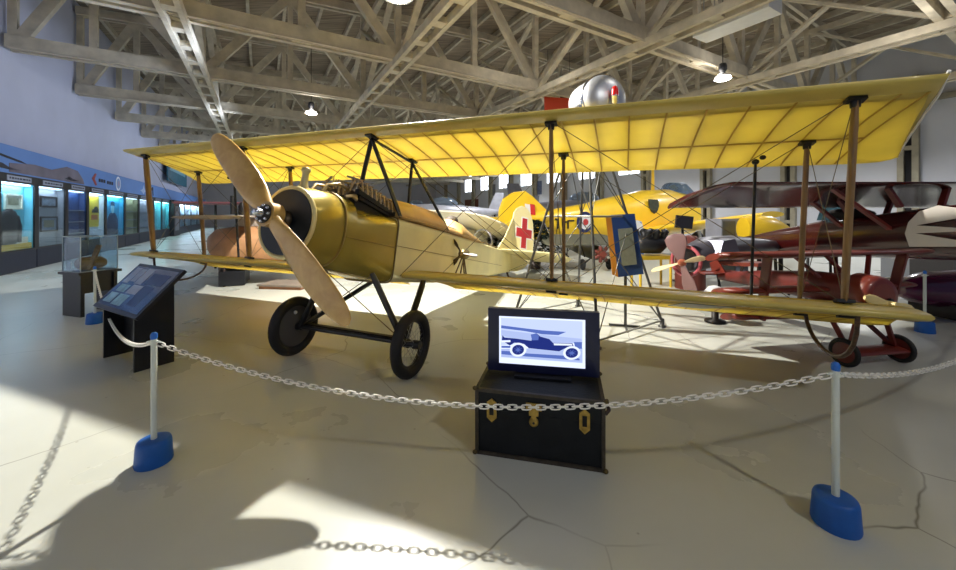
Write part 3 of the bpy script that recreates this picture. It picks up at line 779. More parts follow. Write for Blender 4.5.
# tail
stab = [(.03, 5.9), (.6, 6.05), (1.25, 6.35), (1.42, 6.6), (1.4, 7.0), (0.04, 7.0)]
for sg in (-1, 1):
    MB().prism(stab, .03, lambda u, v, w: A(v, sg * u, vt(6.5) - .01 + w)).build('tailplane', SKIN2, BI)
    dr = R(9)
    MB().prism([(.05, 7.01), (1.4, 7.01), (1.5, 7.25), (1.38, 7.55), (1.0, 7.7), (.5, 7.65), (.2, 7.4)], .028, lambda u, v, w: A(7.01 + (v - 7.01) * math.cos(dr), sg * u, vt(6.5) - .01 + w - (v - 7.01) * math.sin(dr))).build('elevator', SKIN2, BI)
MB().prism([(5.95, vt(5.95)), (6.5, .8), (6.9, 1.2), (7.05, 1.36), (7.06, vt(7.0))], .03, lambda u, v, w: A(u, w, v)).build('fin', SKIN2, BI)
RA = R(30); rdv = AF * math.cos(RA) + V((math.sin(RA), 0, 0)); rnv = V((math.cos(RA), 0, 0)) - AF * math.sin(RA)
def rud(u, v, w): return A(7.08, 0, v) + rdv * u + rnv * w
ru = MB().prism([(0, -.02), (0, 1.5), (.1, 1.64), (.28, 1.74), (.45, 1.72), (.62, 1.6), (.74, 1.35), (.8, 1.0), (.8, .65), (.72, .3), (.5, .1), (.25, .0)], .035, rud).build('rudder', SKIN2, BI)
cu, cv_, arm, hw = .42, 1.02, .40, .115
def cross(e): 
    a, b = .29 + e, arm + e; h = hw * .8 + e; k = hw + e
    return [(cu - h, cv_ - b), (cu + h, cv_ - b), (cu + h, cv_ - k), (cu + a, cv_ - k), (cu + a, cv_ + k), (cu + h, cv_ + k), (cu + h, cv_ + b), (cu - h, cv_ + b), (cu - h, cv_ + k), (cu - a, cv_ + k), (cu - a, cv_ - k), (cu - h, cv_ - k)]
for sd in (1, -1):
    MB().prism(cross(.035), .002, lambda u, v, w: rud(u, v, sd * .0195 + w)).build('cross_border', mat('cross_white', (235, 232, 225), .6), ru)
    MB().prism(cross(0), .002, lambda u, v, w: rud(u, v, sd * .0215 + w)).build('red_cross', mat('cross_red', (178, 42, 48), .6, var=.1), ru)
m = MB(); 
for sg in (-1, 1):
    m.tube([A(6.9, sg * .03, -.02), A(6.7, sg * 1.0, vt(6.5) - .02)], .006, 5); m.tube([A(7.05, 0, 1.3), A(6.7, sg * 1.0, vt(6.5))], .005, 5)
m.build('tail_wire', WIRE, BI)
ts = A(6.85, 0, -.05)
m = MB(); m.tube([ts, V((0, ts.y + .06, .1)), V((0, ts.y + .16, .015))], [.03, .026, .02], 8); m.ell((0, ts.y + .2, .016), (.04, .09, .016), 10, 6); m.build('tail_skid', DWOOD, BI)
# ------------------------------------------------------------------ barrier posts and chains
POT = mat('blue_pot', (18, 90, 172), .5, var=.12, scale=8, bump=.15); CAPB = mat('blue_cap', (28, 100, 190), .4)
POLE = mat('white_plastic_pole', (206, 212, 204), .45, var=.06); CHAINM = mat('white_plastic_chain', (236, 233, 224), .45)
def make_post():
    t = thing('barrier_post', '', 'barrier post')
    MB().lathe([(.098, 0), (.101, .01), (.093, .13), (.087, .147), (.076, .152), (.03, .152)], n=32).build('weighted_base', POT, t)
    MB().lathe([(.0165, .152), (.0165, .8)], n=16).build('pole', POLE, t)
    MB().lathe([(.0175, .797), (.0195, .81), (.0185, .828), (.012, .838), (.004, .841)], n=16).build('pole_cap', CAPB, t)
    m = MB(); m.lathe([(.021, .765), (.021, .785)], n=14); m.tube([(-.045, 0, .775), (-.03, 0, .78), (.03, 0, .78), (.045, 0, .775)], .006, 6); m.build('chain_hook', POLE, t)
    return t
post = make_post()
PA, PB, PC, PD, PE = (-2.1, 2.43), (1.85, 1.94), (-5.67, 5.55), (6.1, 5.12), (6.0, 4.0)
for k, (p, lab) in enumerate(((PA, 'white barrier post with blue base in front of the tilted information panel'), (PB, 'nearest barrier post with blue base in the right foreground'),
                 (PC, 'distant barrier post beside the glass display box'), (PD, 'barrier post with blue base beyond the right lower wing tip'), (PE, 'barrier post just outside the right edge of the picture'))):
    o = post if k == 0 else dup(post)
    o.location = (p[0], p[1], 0); o['label'] = lab
def chain(p, q, sag, label, n=None):
    p = V((p[0], p[1], .778)); q = V((q[0], q[1], .778)); L = (q - p).length
    d2 = (q - p).normalized()
    n = n or int(L * 1.03 / .042); m = MB()
    def pos(t): return p.lerp(q, t) + V((0, 0, -sag * 4 * t * (1 - t)))
    t0 = .03 / L
    for k in range(n):
        t = t0 + (1 - 2 * t0) * (k + .5) / n; c = pos(t); d = (pos(t + .002) - pos(t - .002)).normalized()
        up = V((0, 0, 1)); up = (up - d * up.dot(d)).normalized(); sd = d.cross(up)
        e = (sd * .8 + up * .6) if k % 2 else (up * .8 - sd * .6)
        pts = []
        for i in range(12):
            a = 2 * PI * i / 12
            pts.append(c + d * (.017 * math.copysign(1, math.cos(a)) * (1 if abs(math.cos(a)) > .1 else 0) + .012 * math.cos(a)) + e * (.0125 * math.sin(a)))
        m.tube(pts, .0042, 5, closed=True)
    return tag(m.build('barrier_chain', CHAINM), label, 'chain')
chain(PA, PB, .285, 'long white plastic chain sagging in front of the trunk')
chain(PC, PA, .36, 'white plastic chain running from the information panel post to the far left post')
chain(PB, PE, .27, 'white plastic chain leading off to the right edge')
chain(PC, (-8.2, 4.3), .3, 'white chain hanging down at the far left post')  if False else None

# ------------------------------------------------------------------ trunk and screen
BL = V((-.02, 2.515, 0)); BR = V((.79, 2.322, 0)); ang = math.atan2(BR.y - BL.y, BR.x - BL.x); TW = (BR - BL).length; TD = .43; THT = .44
t = thing('storage_trunk', 'black steamer trunk with brass locks under the screen', 'trunk', tuple(BL), ang)
TRM = mat('trunk_black', (20, 23, 25), .6, var=.3, scale=6, bump=.25, bscale=60, spec=.3); EDGE = mat('trunk_edge', (58, 50, 38), .6, var=.4, scale=25)
MB().span((.012, .012, .012), (TW - .012, TD - .012, .30)).build('trunk_body', TRM, t)
ld = MB().span((.008, .008, .304), (TW - .008, TD - .008, THT - .004)).build('trunk_lid', TRM, t)
m = MB(); e = .022
for x in (0, TW - e):
    for y in (0, TD - e): m.span((x, y, 0), (x + e, y + e, THT))
for z in (0, THT - e):
    for y in (0, TD - e): m.span((0, y, z), (TW, y + e, z + e))
    for x in (0, TW - e): m.span((x, 0, z), (x + e, TD, z + e))
m.build('trunk_edging', EDGE, t)
m = MB()
for x in (0, TW):
    for y in (0, TD):
        for z in (0, THT): m.ell((x, y, z if z else .012), (.018, .018, .014), 10, 6)
m.build('corner_guard', mat('corner_metal', (90, 78, 50), .5, .7), t)
def latch(x):
    m = MB(); m.prism([(-.032, .0), (-.032, .1), (0, .125), (.032, .1), (.032, .0), (0, -.03)], .008, lambda u, v, w: V((x + u, -.006 + w, .26 + v)))
    l = m.build('draw_latch', BRASS, t); MB().prism([(-.014, .02), (-.014, .085), (.014, .085), (.014, .02)], .006, lambda u, v, w: V((x + u, -.013 + w, .26 + v))).build('latch_plate', DARKMET, l)
latch(.115); latch(TW - .125)
m = MB(); m.span((TW * .47 - .03, -.012, .305), (TW * .47 + .03, .004, .37)); m.span((TW * .47 - .05, -.01, .34), (TW * .47 + .05, .0, .385)); m.lathe([(.03, 0), (.03, .012), (.02, .016)], (TW * .47, 0, .265), (0, -1, 0), 16); m.span((TW * .47 - .015, -.014, .27), (TW * .47 + .015, -.004, .31))
lk = m.build('hasp_lock', BRASS, t); MB().lathe([(.008, .014), (.008, .018)], (TW * .47, 0, .262), (0, -1, 0), 8).build('keyhole', BLACK, lk)
m = MB(); m.tube([(TW + .012, .13, .3), (TW + .035, .15, .32), (TW + .035, .28, .32), (TW + .012, .3, .3)], .012, 8); m.build('side_handle', DWOOD, t)

tl = V((.074, 2.765, 0)); trr = V((.852, 2.625, 0)); an2 = math.atan2(trr.y - tl.y, trr.x - tl.x); W2 = (trr - tl).length; H2 = .455
t = thing('flat_screen', 'flat screen showing a tinted photograph of an old touring car', 'television', (tl.x, tl.y, THT), an2)
BEZ = mat('bezel_dark', (18, 24, 60), .3); 
MB().span((0, 0, .02), (W2, .05, .02 + H2)).build('screen_casing', BEZ, t)
MB().span((W2 * .25, -.06, 0.001), (W2 * .75, .12, .014)).span((W2 * .44, .02, .012), (W2 * .56, .04, .06)).build('screen_stand', BLACK, t)
su0, su1, sv0, sv1 = .083, W2 - .098, .078, .02 + H2 - .055
pnl = MB().span((su0, -.004, sv0), (su1, .001, sv1)).build('screen_panel', emit_mat('screen_white', (222, 232, 255), 1.25), t)
def pic(name, poly, m, dep):
    q = []
    for x, y in poly:
        u = (x - 55) / 625; yt_ = 70 + 45 * u; yb = 440 + 70 * u
        q.append((su0 + (su1 - su0) * u, sv0 + (sv1 - sv0) * (yb - y) / (yb - yt_)))
    return MB().prism(q, .0006, lambda u, v, w: V((u, -.0046 - dep * .0007 + w, v))).build(name, m, pnl)
E1 = emit_mat('screen_deep_blue', (38, 52, 130), 1.0); E2 = emit_mat('screen_mid_blue', (92, 116, 196), 1.0); E3 = emit_mat('screen_pale', (176, 192, 238), 1.1); E4 = emit_mat('screen_whitish', (225, 234, 255), 1.2); E5 = emit_mat('screen_sky', (196, 210, 248), 1.15)
pic('picture_sky', [(70, 85), (660, 125), (660, 300), (70, 300)], E5, 0)
pic('picture_road', [(70, 330), (660, 340), (660, 462), (70, 395)], E3, 0)
pic('picture_crowd', [(70, 180), (300, 215), (540, 250), (655, 265), (655, 300), (450, 290), (280, 285), (70, 225)], E3, 1)
pic('car_canopy', [(70, 143), (250, 172), (370, 190), (545, 207), (490, 232), (375, 222), (240, 192), (70, 166)], E2, 2)
pic('car_body', [(80, 222), (95, 240), (185, 252), (295, 272), (305, 225), (335, 215), (360, 240), (425, 262), (450, 292), (590, 300), (602, 335), (535, 340), (495, 362), (275, 330), (240, 295), (170, 283), (135, 305), (75, 262)], E1, 3)
pic('car_hood', [(455, 296), (585, 304), (590, 318), (460, 312)], E4, 4)
pic('passenger', [(290, 222), (330, 212), (350, 235), (345, 268), (300, 268)], E2, 4)
pic('rear_bumper', [(72, 262), (140, 262), (140, 278), (72, 278)], E4, 4)
pic('hedge', [(600, 290), (657, 292), (657, 345), (610, 345)], E2, 3)
pic('running_board', [(270, 330), (495, 362), (505, 385), (270, 368)], E3, 4)
pic('road_shadow', [(72, 345), (150, 352), (260, 372), (530, 398), (640, 425), (640, 440), (250, 396), (72, 372)], E2, 2)
pic('road_stripe', [(72, 305), (140, 308), (140, 325), (72, 322)], E2, 2)
for cx, cy in ((197, 340), (585, 377)):
    pic('white_tyre', ring((cx, cy), 62, 24, .9), E4, 5); pic('wheel_well', ring((cx, cy), 44, 24, .9), E1, 6)
    pic('wheel_spokes', [(cx + (36 if k % 2 else 10) * math.cos(k * PI / 8), cy + .9 * (36 if k % 2 else 10) * math.sin(k * PI / 8)) for k in range(16)], E2, 7)
m = MB(); m.tube([(tl.x - .02, tl.y + .05, .46), (tl.x - .1, tl.y + .2, .3), (-.15, 3.0, .02), (-.9, 2.85, .008), (-1.4, 3.3, .008)], .005, 6)
tag(m.build('power_cable', BLACK), 'thin black cable running from the screen across the floor', 'cable') if False else None

# ------------------------------------------------------------------ tilted information panel
LR = V((-3.37, 3.70, 0)); lft = V((-.872, .489, 0)); nb = V((.489, .872, 0)); ia = math.atan2(-lft.y, -lft.x)
t = thing('information_stand', 'black stand with a large tilted printed panel near the left chain', 'information stand', tuple(LR + lft * 1.12), ia)
PW = 1.12   # local x to the right, y to the back
s45 = V((0, .42, .43)).normalized(); nn = V((0, -.43, .42)).normalized()
def pp(u, v, w): return V((u, 0, .565)) + s45 * v + nn * w
PLN = .6
MB().prism([(0, 0), (PW, 0), (PW, PLN), (0, PLN)], .035, lambda u, v, w: pp(u, v, w)).build('panel_tray', mat('tray_dark', (40, 40, 46), .35), t)
pf = MB().prism([(.04, .04), (PW - .04, .04), (PW - .04, PLN - .04), (.04, PLN - .04)], .004, lambda u, v, w: pp(u, v, .0195 + w)).build('printed_panel', mat('panel_print', (62, 72, 96), .16, var=.35, scale=5, coat=.6), t)
pm = mat('text_block', (156, 162, 178), .3); pm2 = mat('photo_block', (130, 168, 184), .3, var=.4, scale=12); pm3 = mat('panel_navy', (44, 58, 100), .3)
for nm, m, us in (('text_block', pm, ((.08, .33, .22, .54), (.24, .36, .36, .53), (.38, .34, .55, .55), (.42, .22, .66, .33))), ('photo_block', pm2, ((.1, .08, .3, .2), (.34, .07, .58, .2), (.14, .22, .36, .31))), ('dark_block', pm3, ((.6, .36, 1.0, .5), (.68, .1, .9, .34)))):
    for a, b, c, d in us:
        MB().prism([(a, b), (c, b), (c, d), (a, d)], .0015, lambda u, v, w: pp(u, v, .0225 + w)).build(nm, m, pf)
for x in (.1, PW - .22):
    MB().prism([(.03, 0), (.37, 0), (.37, .92), (.33, .9), (.03, .59)], .03, lambda u, v, w: V((x + w + .06, u, v - .012 if v > .1 else v))).build('support_leg', BLACK, t)
MB().span((.14, .2, .12), (PW - .18, .23, .66)).build('back_board', BLACK, t)

# ------------------------------------------------------------------ glass box on a black table
gx, gy = -6.19, 5.84; ga = R(72)     # near corner and the direction of its right side
r1 = V((math.cos(R(72)), math.sin(R(72)), 0))
t = thing('display_table', 'small black table carrying a glass display box', 'table', (gx, gy, 0), R(72))
# local x along the right side (away), local y to the left
MB().span((-.04, -.04, .66), (.51, .5, .70)).build('table_top', BLACK, t)
MB().span((0, .0, 0), (.05, .46, .655)).build('table_leg', BLACK, t); MB().span((.42, .0, 0), (.47, .46, .655)).build('table_leg', BLACK, t)
MB().span((.05, .03, .36), (.42, .06, .655)).build('table_apron', BLACK, t)
t = thing('glass_case', 'clear glass box standing on the small black table', 'glass box', tuple(V((gx, gy, .70)) + r1 * 0), R(72))
m = MB()
for a, b in (((0, 0), (.47, .006)), ((0, .454), (.47, .46)), ((0, 0), (.006, .46)), ((.464, 0), (.47, .46))): m.span((a[0], a[1], 0.001), (b[0], b[1], .55))
m.span((0, 0, .55), (.47, .46, .556)); m.build('glass_panes', GLASS, t)
m = MB()
for x in (0, .47):
    for y in (0, .46): m.bar((x, y, 0.001), (x, y, .556), .01, .01)
for z in (.005, .555):
    for y in (0, .46): m.bar((0, y, z), (.47, y, z), .01, .01)
    for x in (0, .47): m.bar((x, 0, z), (x, .46, z), .01, .01)
m.build('case_edging', mat('edge_clear', (165, 175, 180), .3), t)
OLDW = wood_mat('old_wood', (168, 118, 62), (112, 74, 38), .5)
def inbox(x, y, z): return V((gx, gy, .702)) + r1 * x + V((-r1.y, r1.x, 0)) * y + V((0, 0, z))
t = thing('wooden_model', 'brown wooden model lying inside the glass box', 'model', tuple(inbox(.25, .26, 0)), R(72))
m = MB(); m.loft([[V((x, .13 * k * math.cos(2 * PI * i / 14), .11 + .11 * k * math.sin(2 * PI * i / 14))) for i in range(14)] for x, k in ((-.17, .6), (-.13, .95), (0, 1), (.12, .9), (.18, .6))]); m.build('model_body', OLDW, t)
m = MB(); m.bar((-.1, -.16, .02), (.06, -.1, .4), .07, .03); m.build('upright_blade', OLDW, t)
t = tag(MB().prism([(0, 0), (.12, 0), (.12, .16), (0, .16)], .01, lambda u, v, w: inbox(.02 + w, .28 + u, v + .002)).build('white_label_card', WHITE), 'small white label card inside the glass box', 'card')
# ------------------------------------------------------------------ airway beacon on its tube tower
TUBE = mat('grey_tube', (92, 92, 90), .4, .5)
tc = V((1.59, 5.53, 0))
t = thing('beacon_tower', 'grey tube tower carrying the silver beacon behind the biplane', 'tower', tuple(tc))
fe = {'r': V((1.04, -.17, 0)), 'l': V((-1.04, .17, 0)), 'f': V((-.16, -1.04, 0)), 'b': V((.16, 1.04, 0))}
tp = {k: V((v.x * .16, v.y * .16, 2.93)) for k, v in fe.items()}
foot = {k: v + V((0, 0, .06)) for k, v in fe.items()}
def lv(k, z): return foot[k].lerp(tp[k], (z - .06) / 2.87)
for k in 'rlfb':
    l = MB().tube([foot[k], tp[k]], .019, 8).build('tower_leg', TUBE, t)
    MB().lathe([(.05, 0), (.05, .02), (.03, .03), (.03, .12)], fe[k] + V((0, 0, .0)), n=14).build('foot_plate', TUBE, l)
m = MB()
BRG = mat('brace_grey', (150, 150, 144), .4, .3)
for z in (.09, 1.58):
    m = MB()
    for a, b in zip('rflb', 'flbr'): m.tube([lv(a, z), lv(b, z)], .013, 6)
    m.build('brace_ring', BRG, t)
m = MB()
for a, b in zip('rflb', 'flbr'):
    for z0, z1 in ((.1, 1.5), (1.6, 2.6)):
        m.tube([lv(a, z0), lv(b, z1)], .007, 5); m.tube([lv(b, z0), lv(a, z1)], .007, 5)
m.build('diagonal_brace', TUBE, t)
MB().lathe([(.24, 2.92), (.24, 2.96)], n=20).build('top_platform', TUBE, t)
SIL = mat('brushed_aluminium', (205, 208, 212), .42, .85, var=.05, scale=3)
bd = V((.25, -.97, 0)).normalized(); bc = V((1.78, 5.5, 3.33))
t = thing('airway_beacon', 'silver drum beacon with a red lamp above the upper wing', 'beacon', (bc.x, bc.y, 2.965))
t.scale = (.83, .83, .83)
def bl(p): return p - V((bc.x, bc.y, 2.965))
m = MB(); m.lathe([(.36, -.42), (.41, -.36), (.41, .1)], bl(bc), bd, 40); m.build('beacon_drum', SIL, t)
m = MB(); m.lathe([(.425, .08), (.43, .1), (.43, .14), (.41, .15)], bl(bc), bd, 40); m.build('door_ring', CHROME, t)
m = MB(); m.lathe([(.41, .14), (.39, .2), (.32, .27), (.2, .32), (.05, .34)], bl(bc), bd, 40); m.build('domed_cover', mat('dome_metal', (200, 204, 210), .4, .8), t)
for an in (1.9, 3.3): MB().bar(bl(bc) + V((-.43 * math.sin(an) * .97, -.2, .43 * math.cos(an))), bl(bc) + V((-.45 * math.sin(an), .0, .45 * math.cos(an))), .04, .05).build('door_clip', CHROME, t)
MB().box(bl(V((bc.x - .02, bc.y + .1, 2.955))), (.3, .3, .02)).lathe([(.1, 0), (.09, -.02)], (0, 0, 0), n=16).build('mounting_foot', TUBE, t)
ra_ = bc + bd * .42 + V((.02, 0, -.08))
m = MB(); m.tube([bl(ra_ + V((0, 0, -.3))), bl(ra_ + V((0, 0, -.06)))], .02, 8); m.lathe([(.03, -.1), (.055, -.08), (.055, .02), (.065, .03), (.065, .05)], bl(ra_), n=16); m.bar(bl(ra_ + V((0, 0, -.26))), bl(bc + V((0, 0, -.34))), .03, .03); m.build('lamp_bracket', CHROME, t)
m = MB(); m.lathe([(.06, .05), (.055, .14), (.045, .19), (.02, .21)], bl(ra_), n=16); m.build('red_lamp', mat('red_lens', (170, 18, 12), .2, emit=.35), t)
t = thing('orange_banner', 'orange red banner panel hung behind the silver beacon', 'banner', tuple(at(559, 112, 16)), .2)
MB().span((-.65, 0, 0), (.65, .05, .62)).build('banner_cloth', mat('banner_orange', (190, 62, 30), .7), t)
MB().tube([(-.65, .02, .64), (.65, .02, .64)], .03, 6).tube([(-.5, .02, .64), (-.5, .02, 2.6)], .01, 5).tube([(.5, .02, .64), (.5, .02, 2.6)], .01, 5).build('hanging_rail', DARKMET, t)

# ------------------------------------------------------------------ blue information board
c0 = V((1.99, 5.32, 0))
t = thing('information_board', 'blue board with grey text panel and orange edge', 'information board', tuple(c0), -.28)
lean = lambda u, v, w: V((u - .05 * v, -.02 + w + .0 * v, .70 + v))
BB = MB().prism([(-.0, 0), (.34, .06), (.34, .9), (.02, .88)], .03, lambda u, v, w: V((u - .13 * v, w + .08 * v, .72 + v))).build('blue_panel', mat('board_blue', (26, 66, 136), .5), t)
MB().prism([(.07, .16), (.27, .19), (.28, .70), (.085, .68)], .004, lambda u, v, w: V((u - .13 * v, w - .0185 + .08 * v, .72 + v))).build('text_panel', mat('board_text', (138, 146, 136), .5, var=.1, scale=20), BB)
MB().prism([(-.075, .03), (-.0, 0), (.02, .88), (-.055, .86)], .05, lambda u, v, w: V((u - .13 * v, w + .02 + .08 * v, .72 + v))).build('orange_edge', mat('board_orange', (222, 150, 50), .5), t)
m = MB(); m.tube([(.1, .06, 0), (.1, .06, .95)], .02, 8); m.tube([(.1, .06, .012), (.1, -.2, .012)], .018, 6); m.tube([(-.12, .1, .012), (.3, .1, .012)], .018, 6); m.build('board_stand', TUBE, t)

# ------------------------------------------------------------------ yellow trainer aeroplane
YEL = mat('trainer_yellow', (246, 204, 44), .35, coat=.3, var=.05, scale=2); 
ta = math.atan2(.5, .86)
t = thing('trainer_aeroplane', 'bright yellow trainer aeroplane with roundel and shield emblem behind the tower', 'aeroplane', (1.43, 13.0, -.48), ta)
t.scale = (1.3, 1.3, 1.3)
def ellring(x, cz, rz, ry, e=2.4, n=24, cy=0):
    return [V((x, cy + ry * math.copysign(abs(math.cos(2 * PI * k / n)) ** (2 / e), math.cos(2 * PI * k / n)), cz + rz * math.copysign(abs(math.sin(2 * PI * k / n)) ** (2 / e), math.sin(2 * PI * k / n)))) for k in range(n)]
MB().loft([ellring(*a) for a in ((-.5, 1.28, .2, .06), (.2, 1.3, .34, .16), (1.0, 1.32, .42, .28), (2.4, 1.42, .52, .42), (3.8, 1.55, .66, .52), (5.0, 1.62, .8, .56), (6.3, 1.68, .82, .58), (6.8, 1.66, .78, .56), (7.6, 1.62, .72, .55))]).build('fuselage', YEL, t)
MB().prism([(-.62, 1.75), (-.5, 2.02), (-.2, 2.2), (.15, 2.25), (.42, 2.1), (.95, 1.7), (.6, 1.3), (-.45, 1.2), (-.65, 1.45)], .1, lambda u, v, w: V((u, w, v))).build('tail_fin', YEL, t)
m = MB(); m.prism([(-.3, .1), (.6, .1), (.5, 1.9), (.2, 2.1), (-.3, 2.0)], .08, lambda u, v, w: V((u, v, 1.5 + w))).prism([(-.3, -.1), (.6, -.1), (.5, -.7), (.2, -.85), (-.3, -.8)], .08, lambda u, v, w: V((u, v, 1.5 + w))); m.build('tailplane', YEL, t)
for x0, x1, c in ((.1, .27, WHITE), (.27, .43, mat('flash_red', (196, 40, 36), .5))):
    MB().prism([(x0, 1.62), (x1, 1.6), (x1, 1.88), (x0, 1.9)], .006, lambda u, v, w: V((u, -.115 - .25 * max(0, 1.72 - v) + w, v))).build('fin_flash', c, t)
def disc(c, r, dy, m, nm):
    MB().prism(ring(c, r, 28), .006, lambda u, v, w: V((u, -.455 + dy + w + (u - 2.4) * -.1 + .18 * (v - 1.42) ** 2, v))).build(nm, m, t)
disc((2.0, 1.4), .3, -.01, mat('roundel_blue', (30, 40, 90), .5), 'roundel_blue'); disc((2.0, 1.4), .21, -.02, WHITE, 'roundel_white'); disc((2.0, 1.4), .09, -.03, mat('roundel_red', (190, 60, 60), .5), 'roundel_red')
m = MB()
def yb(u): return -(.28 + (u - 1.0) * .1) - .015
def barm(u0, v0, u1, v1):
    u0 -= .3; u1 -= .3; m.span((u0, yb((u0 + u1) / 2) - .008, v0), (u1, yb((u0 + u1) / 2) + .008, v1))
for u in (.92,): barm(u, 1.22, u + .05, 1.5); barm(u, 1.46, u + .32, 1.51); barm(u, 1.22, u + .32, 1.27)
barm(1.36, 1.22, 1.41, 1.5); barm(1.28, 1.46, 1.41, 1.51); 
barm(1.52, 1.3, 1.57, 1.62); barm(1.57, 1.38, 1.68, 1.43); barm(1.7, 1.22, 1.75, 1.46); barm(1.75, 1.42, 1.95, 1.46)
m.build('fuselage_letters', mat('letter_black', (30, 24, 18), .5), t)
MB().prism([(4.65, 2.1), (5.15, 2.1), (5.15, 1.88), (5.05, 1.72), (4.9, 1.64), (4.75, 1.72), (4.65, 1.88)], .02, lambda u, v, w: V((u, -.575 + .14 * max(0, v - 1.62) ** 2 + w + .0, v))).build('shield_emblem', mat('shield_dark', (50, 56, 40), .5, var=.5, scale=12), t)
m = MB(); m.loft([ellring(*a) for a in ((6.35, 2.3, .1, .1), (6.6, 2.45, .3, .34), (7.2, 2.45, .32, .36), (7.7, 2.3, .2, .3))]); m.build('canopy', glass_mat('canopy_glass', (180, 195, 210), .6), t)
m = MB(); m.tube([(5.65, 0, 2.4), (5.65, 0, 3.15)], [.06, .045], 8); m.build('antenna_mast', YEL, t)
# wing, near side
wr = [(4.4, 6.5, 1.05), (5.2, 6.5, 1.5)]
m = MB()
rings = []
for k in range(7):
    f = k / 6; y = -.5 - 3.3 * f; z = 1.06 + .56 * f; x0 = 3.6 + .7 * f; x1 = 6.2 - .75 * f; th = .16 * (1 - .55 * f)
    rings.append([V((x0 + (x1 - x0) * (.5 - .5 * math.cos(2 * PI * i / 20)), y, z + th * math.sin(2 * PI * i / 20))) for i in range(20)])
m.loft(rings); m.build('wing', YEL, t)
m = MB()
for y in (-1.3, 1.3): m.tube([(6.1, y, 1.1), (6.2, y, .7)], .06, 8)
ug = m.build('undercarriage', STEEL, t)
for y in (-1.3, 1.3):
    m = MB(); m.tube([V((6.2 + .26 * math.cos(k * PI / 12), y + .1, .72 + .26 * math.sin(k * PI / 12))) for k in range(24)], .09, 10, closed=True); m.lathe([(.2, .04), (.2, .16)], (6.2, y, .72), (0, 1, 0), 18); m.build('wheel', RUBBER, t)
m = MB(); m.tube([(0, 0, 1.1), (.1, 0, .6)], .04, 8); m.tube([V((.1 + .09 * math.cos(k * PI / 8), 0, .5 + .09 * math.sin(k * PI / 8))) for k in range(16)], .04, 8, closed=True); m.build('tail_wheel', RUBBER, t)
t = thing('blue_cover', 'blue and white cover draped beside the yellow trainer cockpit', 'cover', tuple(at(634, 260.4, 13.2)), .5)
m = MB(); m.prism([(-.25, 0), (.3, 0), (.32, .9), (.15, 1.35), (-.1, 1.4), (-.28, 1.0)], .35, lambda u, v, w: V((u, w + .05 * math.sin(9 * v), v))); m.build('cover_cloth', mat('cover_blue', (84, 120, 176), .7, var=.25, scale=5), t)
MB().prism([(-.28, 1.02), (.32, .98), (.16, 1.37), (-.1, 1.42)], .37, lambda u, v, w: V((u, w, v + .004))).build('cover_top', WHITE, t)

# ------------------------------------------------------------------ maroon parasol-wing aeroplane
MAR = mat('maroon_gloss', (66, 17, 16), .22, coat=.5, var=.12, scale=1.5); MAR2 = mat('maroon_satin', (112, 42, 32), .4, var=.15, scale=2)
t = thing('maroon_aeroplane', 'large maroon aeroplane with white sunburst nose and glossy top wing', 'aeroplane', (6.55, 9.3, 0), 0)
def ax(k): return V((-.05 * k, -5.2 * k, 0))
fr_ = []
for k, z0, z1, hw in ((0, .78, 1.05, .05), (.25, .8, 1.3, .2), (.45, .85, 1.5, .32), (.62, .9, 1.6, .36), (.8, .98, 1.73, .4), (.92, 1.02, 1.78, .42), (1.0, 1.1, 1.74, .36)):
    c = ax(k); fr_.append([V((c.x + hw * math.copysign(abs(math.cos(2 * PI * i / 24)) ** .6, math.cos(2 * PI * i / 24)), c.y, (z0 + z1) / 2 + (z1 - z0) / 2 * math.copysign(abs(math.sin(2 * PI * i / 24)) ** .7, math.sin(2 * PI * i / 24)))) for i in range(24)])
MB().loft(fr_).build('fuselage', MAR, t)
# the sunburst lies on the flat left side near the nose
def sb(u, v, w):   # u: 0..1 along the body towards the nose, v height
    y = -3.95 - u * 1.1; hw = .39 + (u * 1.1) * .03; v = 1.44 + (v - 1.48) * .8
    return V((-(hw + .032) + w - .05 * (-y / 5.2) + .03 * abs(v - 1.43) ** 2, y, v))
poly = [(.36, 1.84), (.16, 1.74), (.04, 1.55), (.0, 1.35), (.05, 1.12), (.9, 1.22), (.12, 1.36), (.85, 1.46), (.13, 1.5), (.8, 1.7), (.6, 1.78)]
MB().prism(poly, .004, sb).build('white_sunburst', mat('sunburst_white', (212, 206, 196), .4), t)
m = MB(); m.ell(V((ax(.52).x, ax(.52).y, 1.62)), (.2, .42, .1), 16, 8); m.build('cockpit_opening', mat('cockpit_black', (18, 14, 14), .8), t)
m = MB(); m.prism([(-.24, 0), (.24, 0), (.18, .24), (-.18, .24)], .01, lambda u, v, w: V((ax(.45).x + u, ax(.45).y + w - .1 * v, 1.5 + v))); m.build('windscreen', glass_mat('windscreen_glass', (150, 180, 185), .4), t)
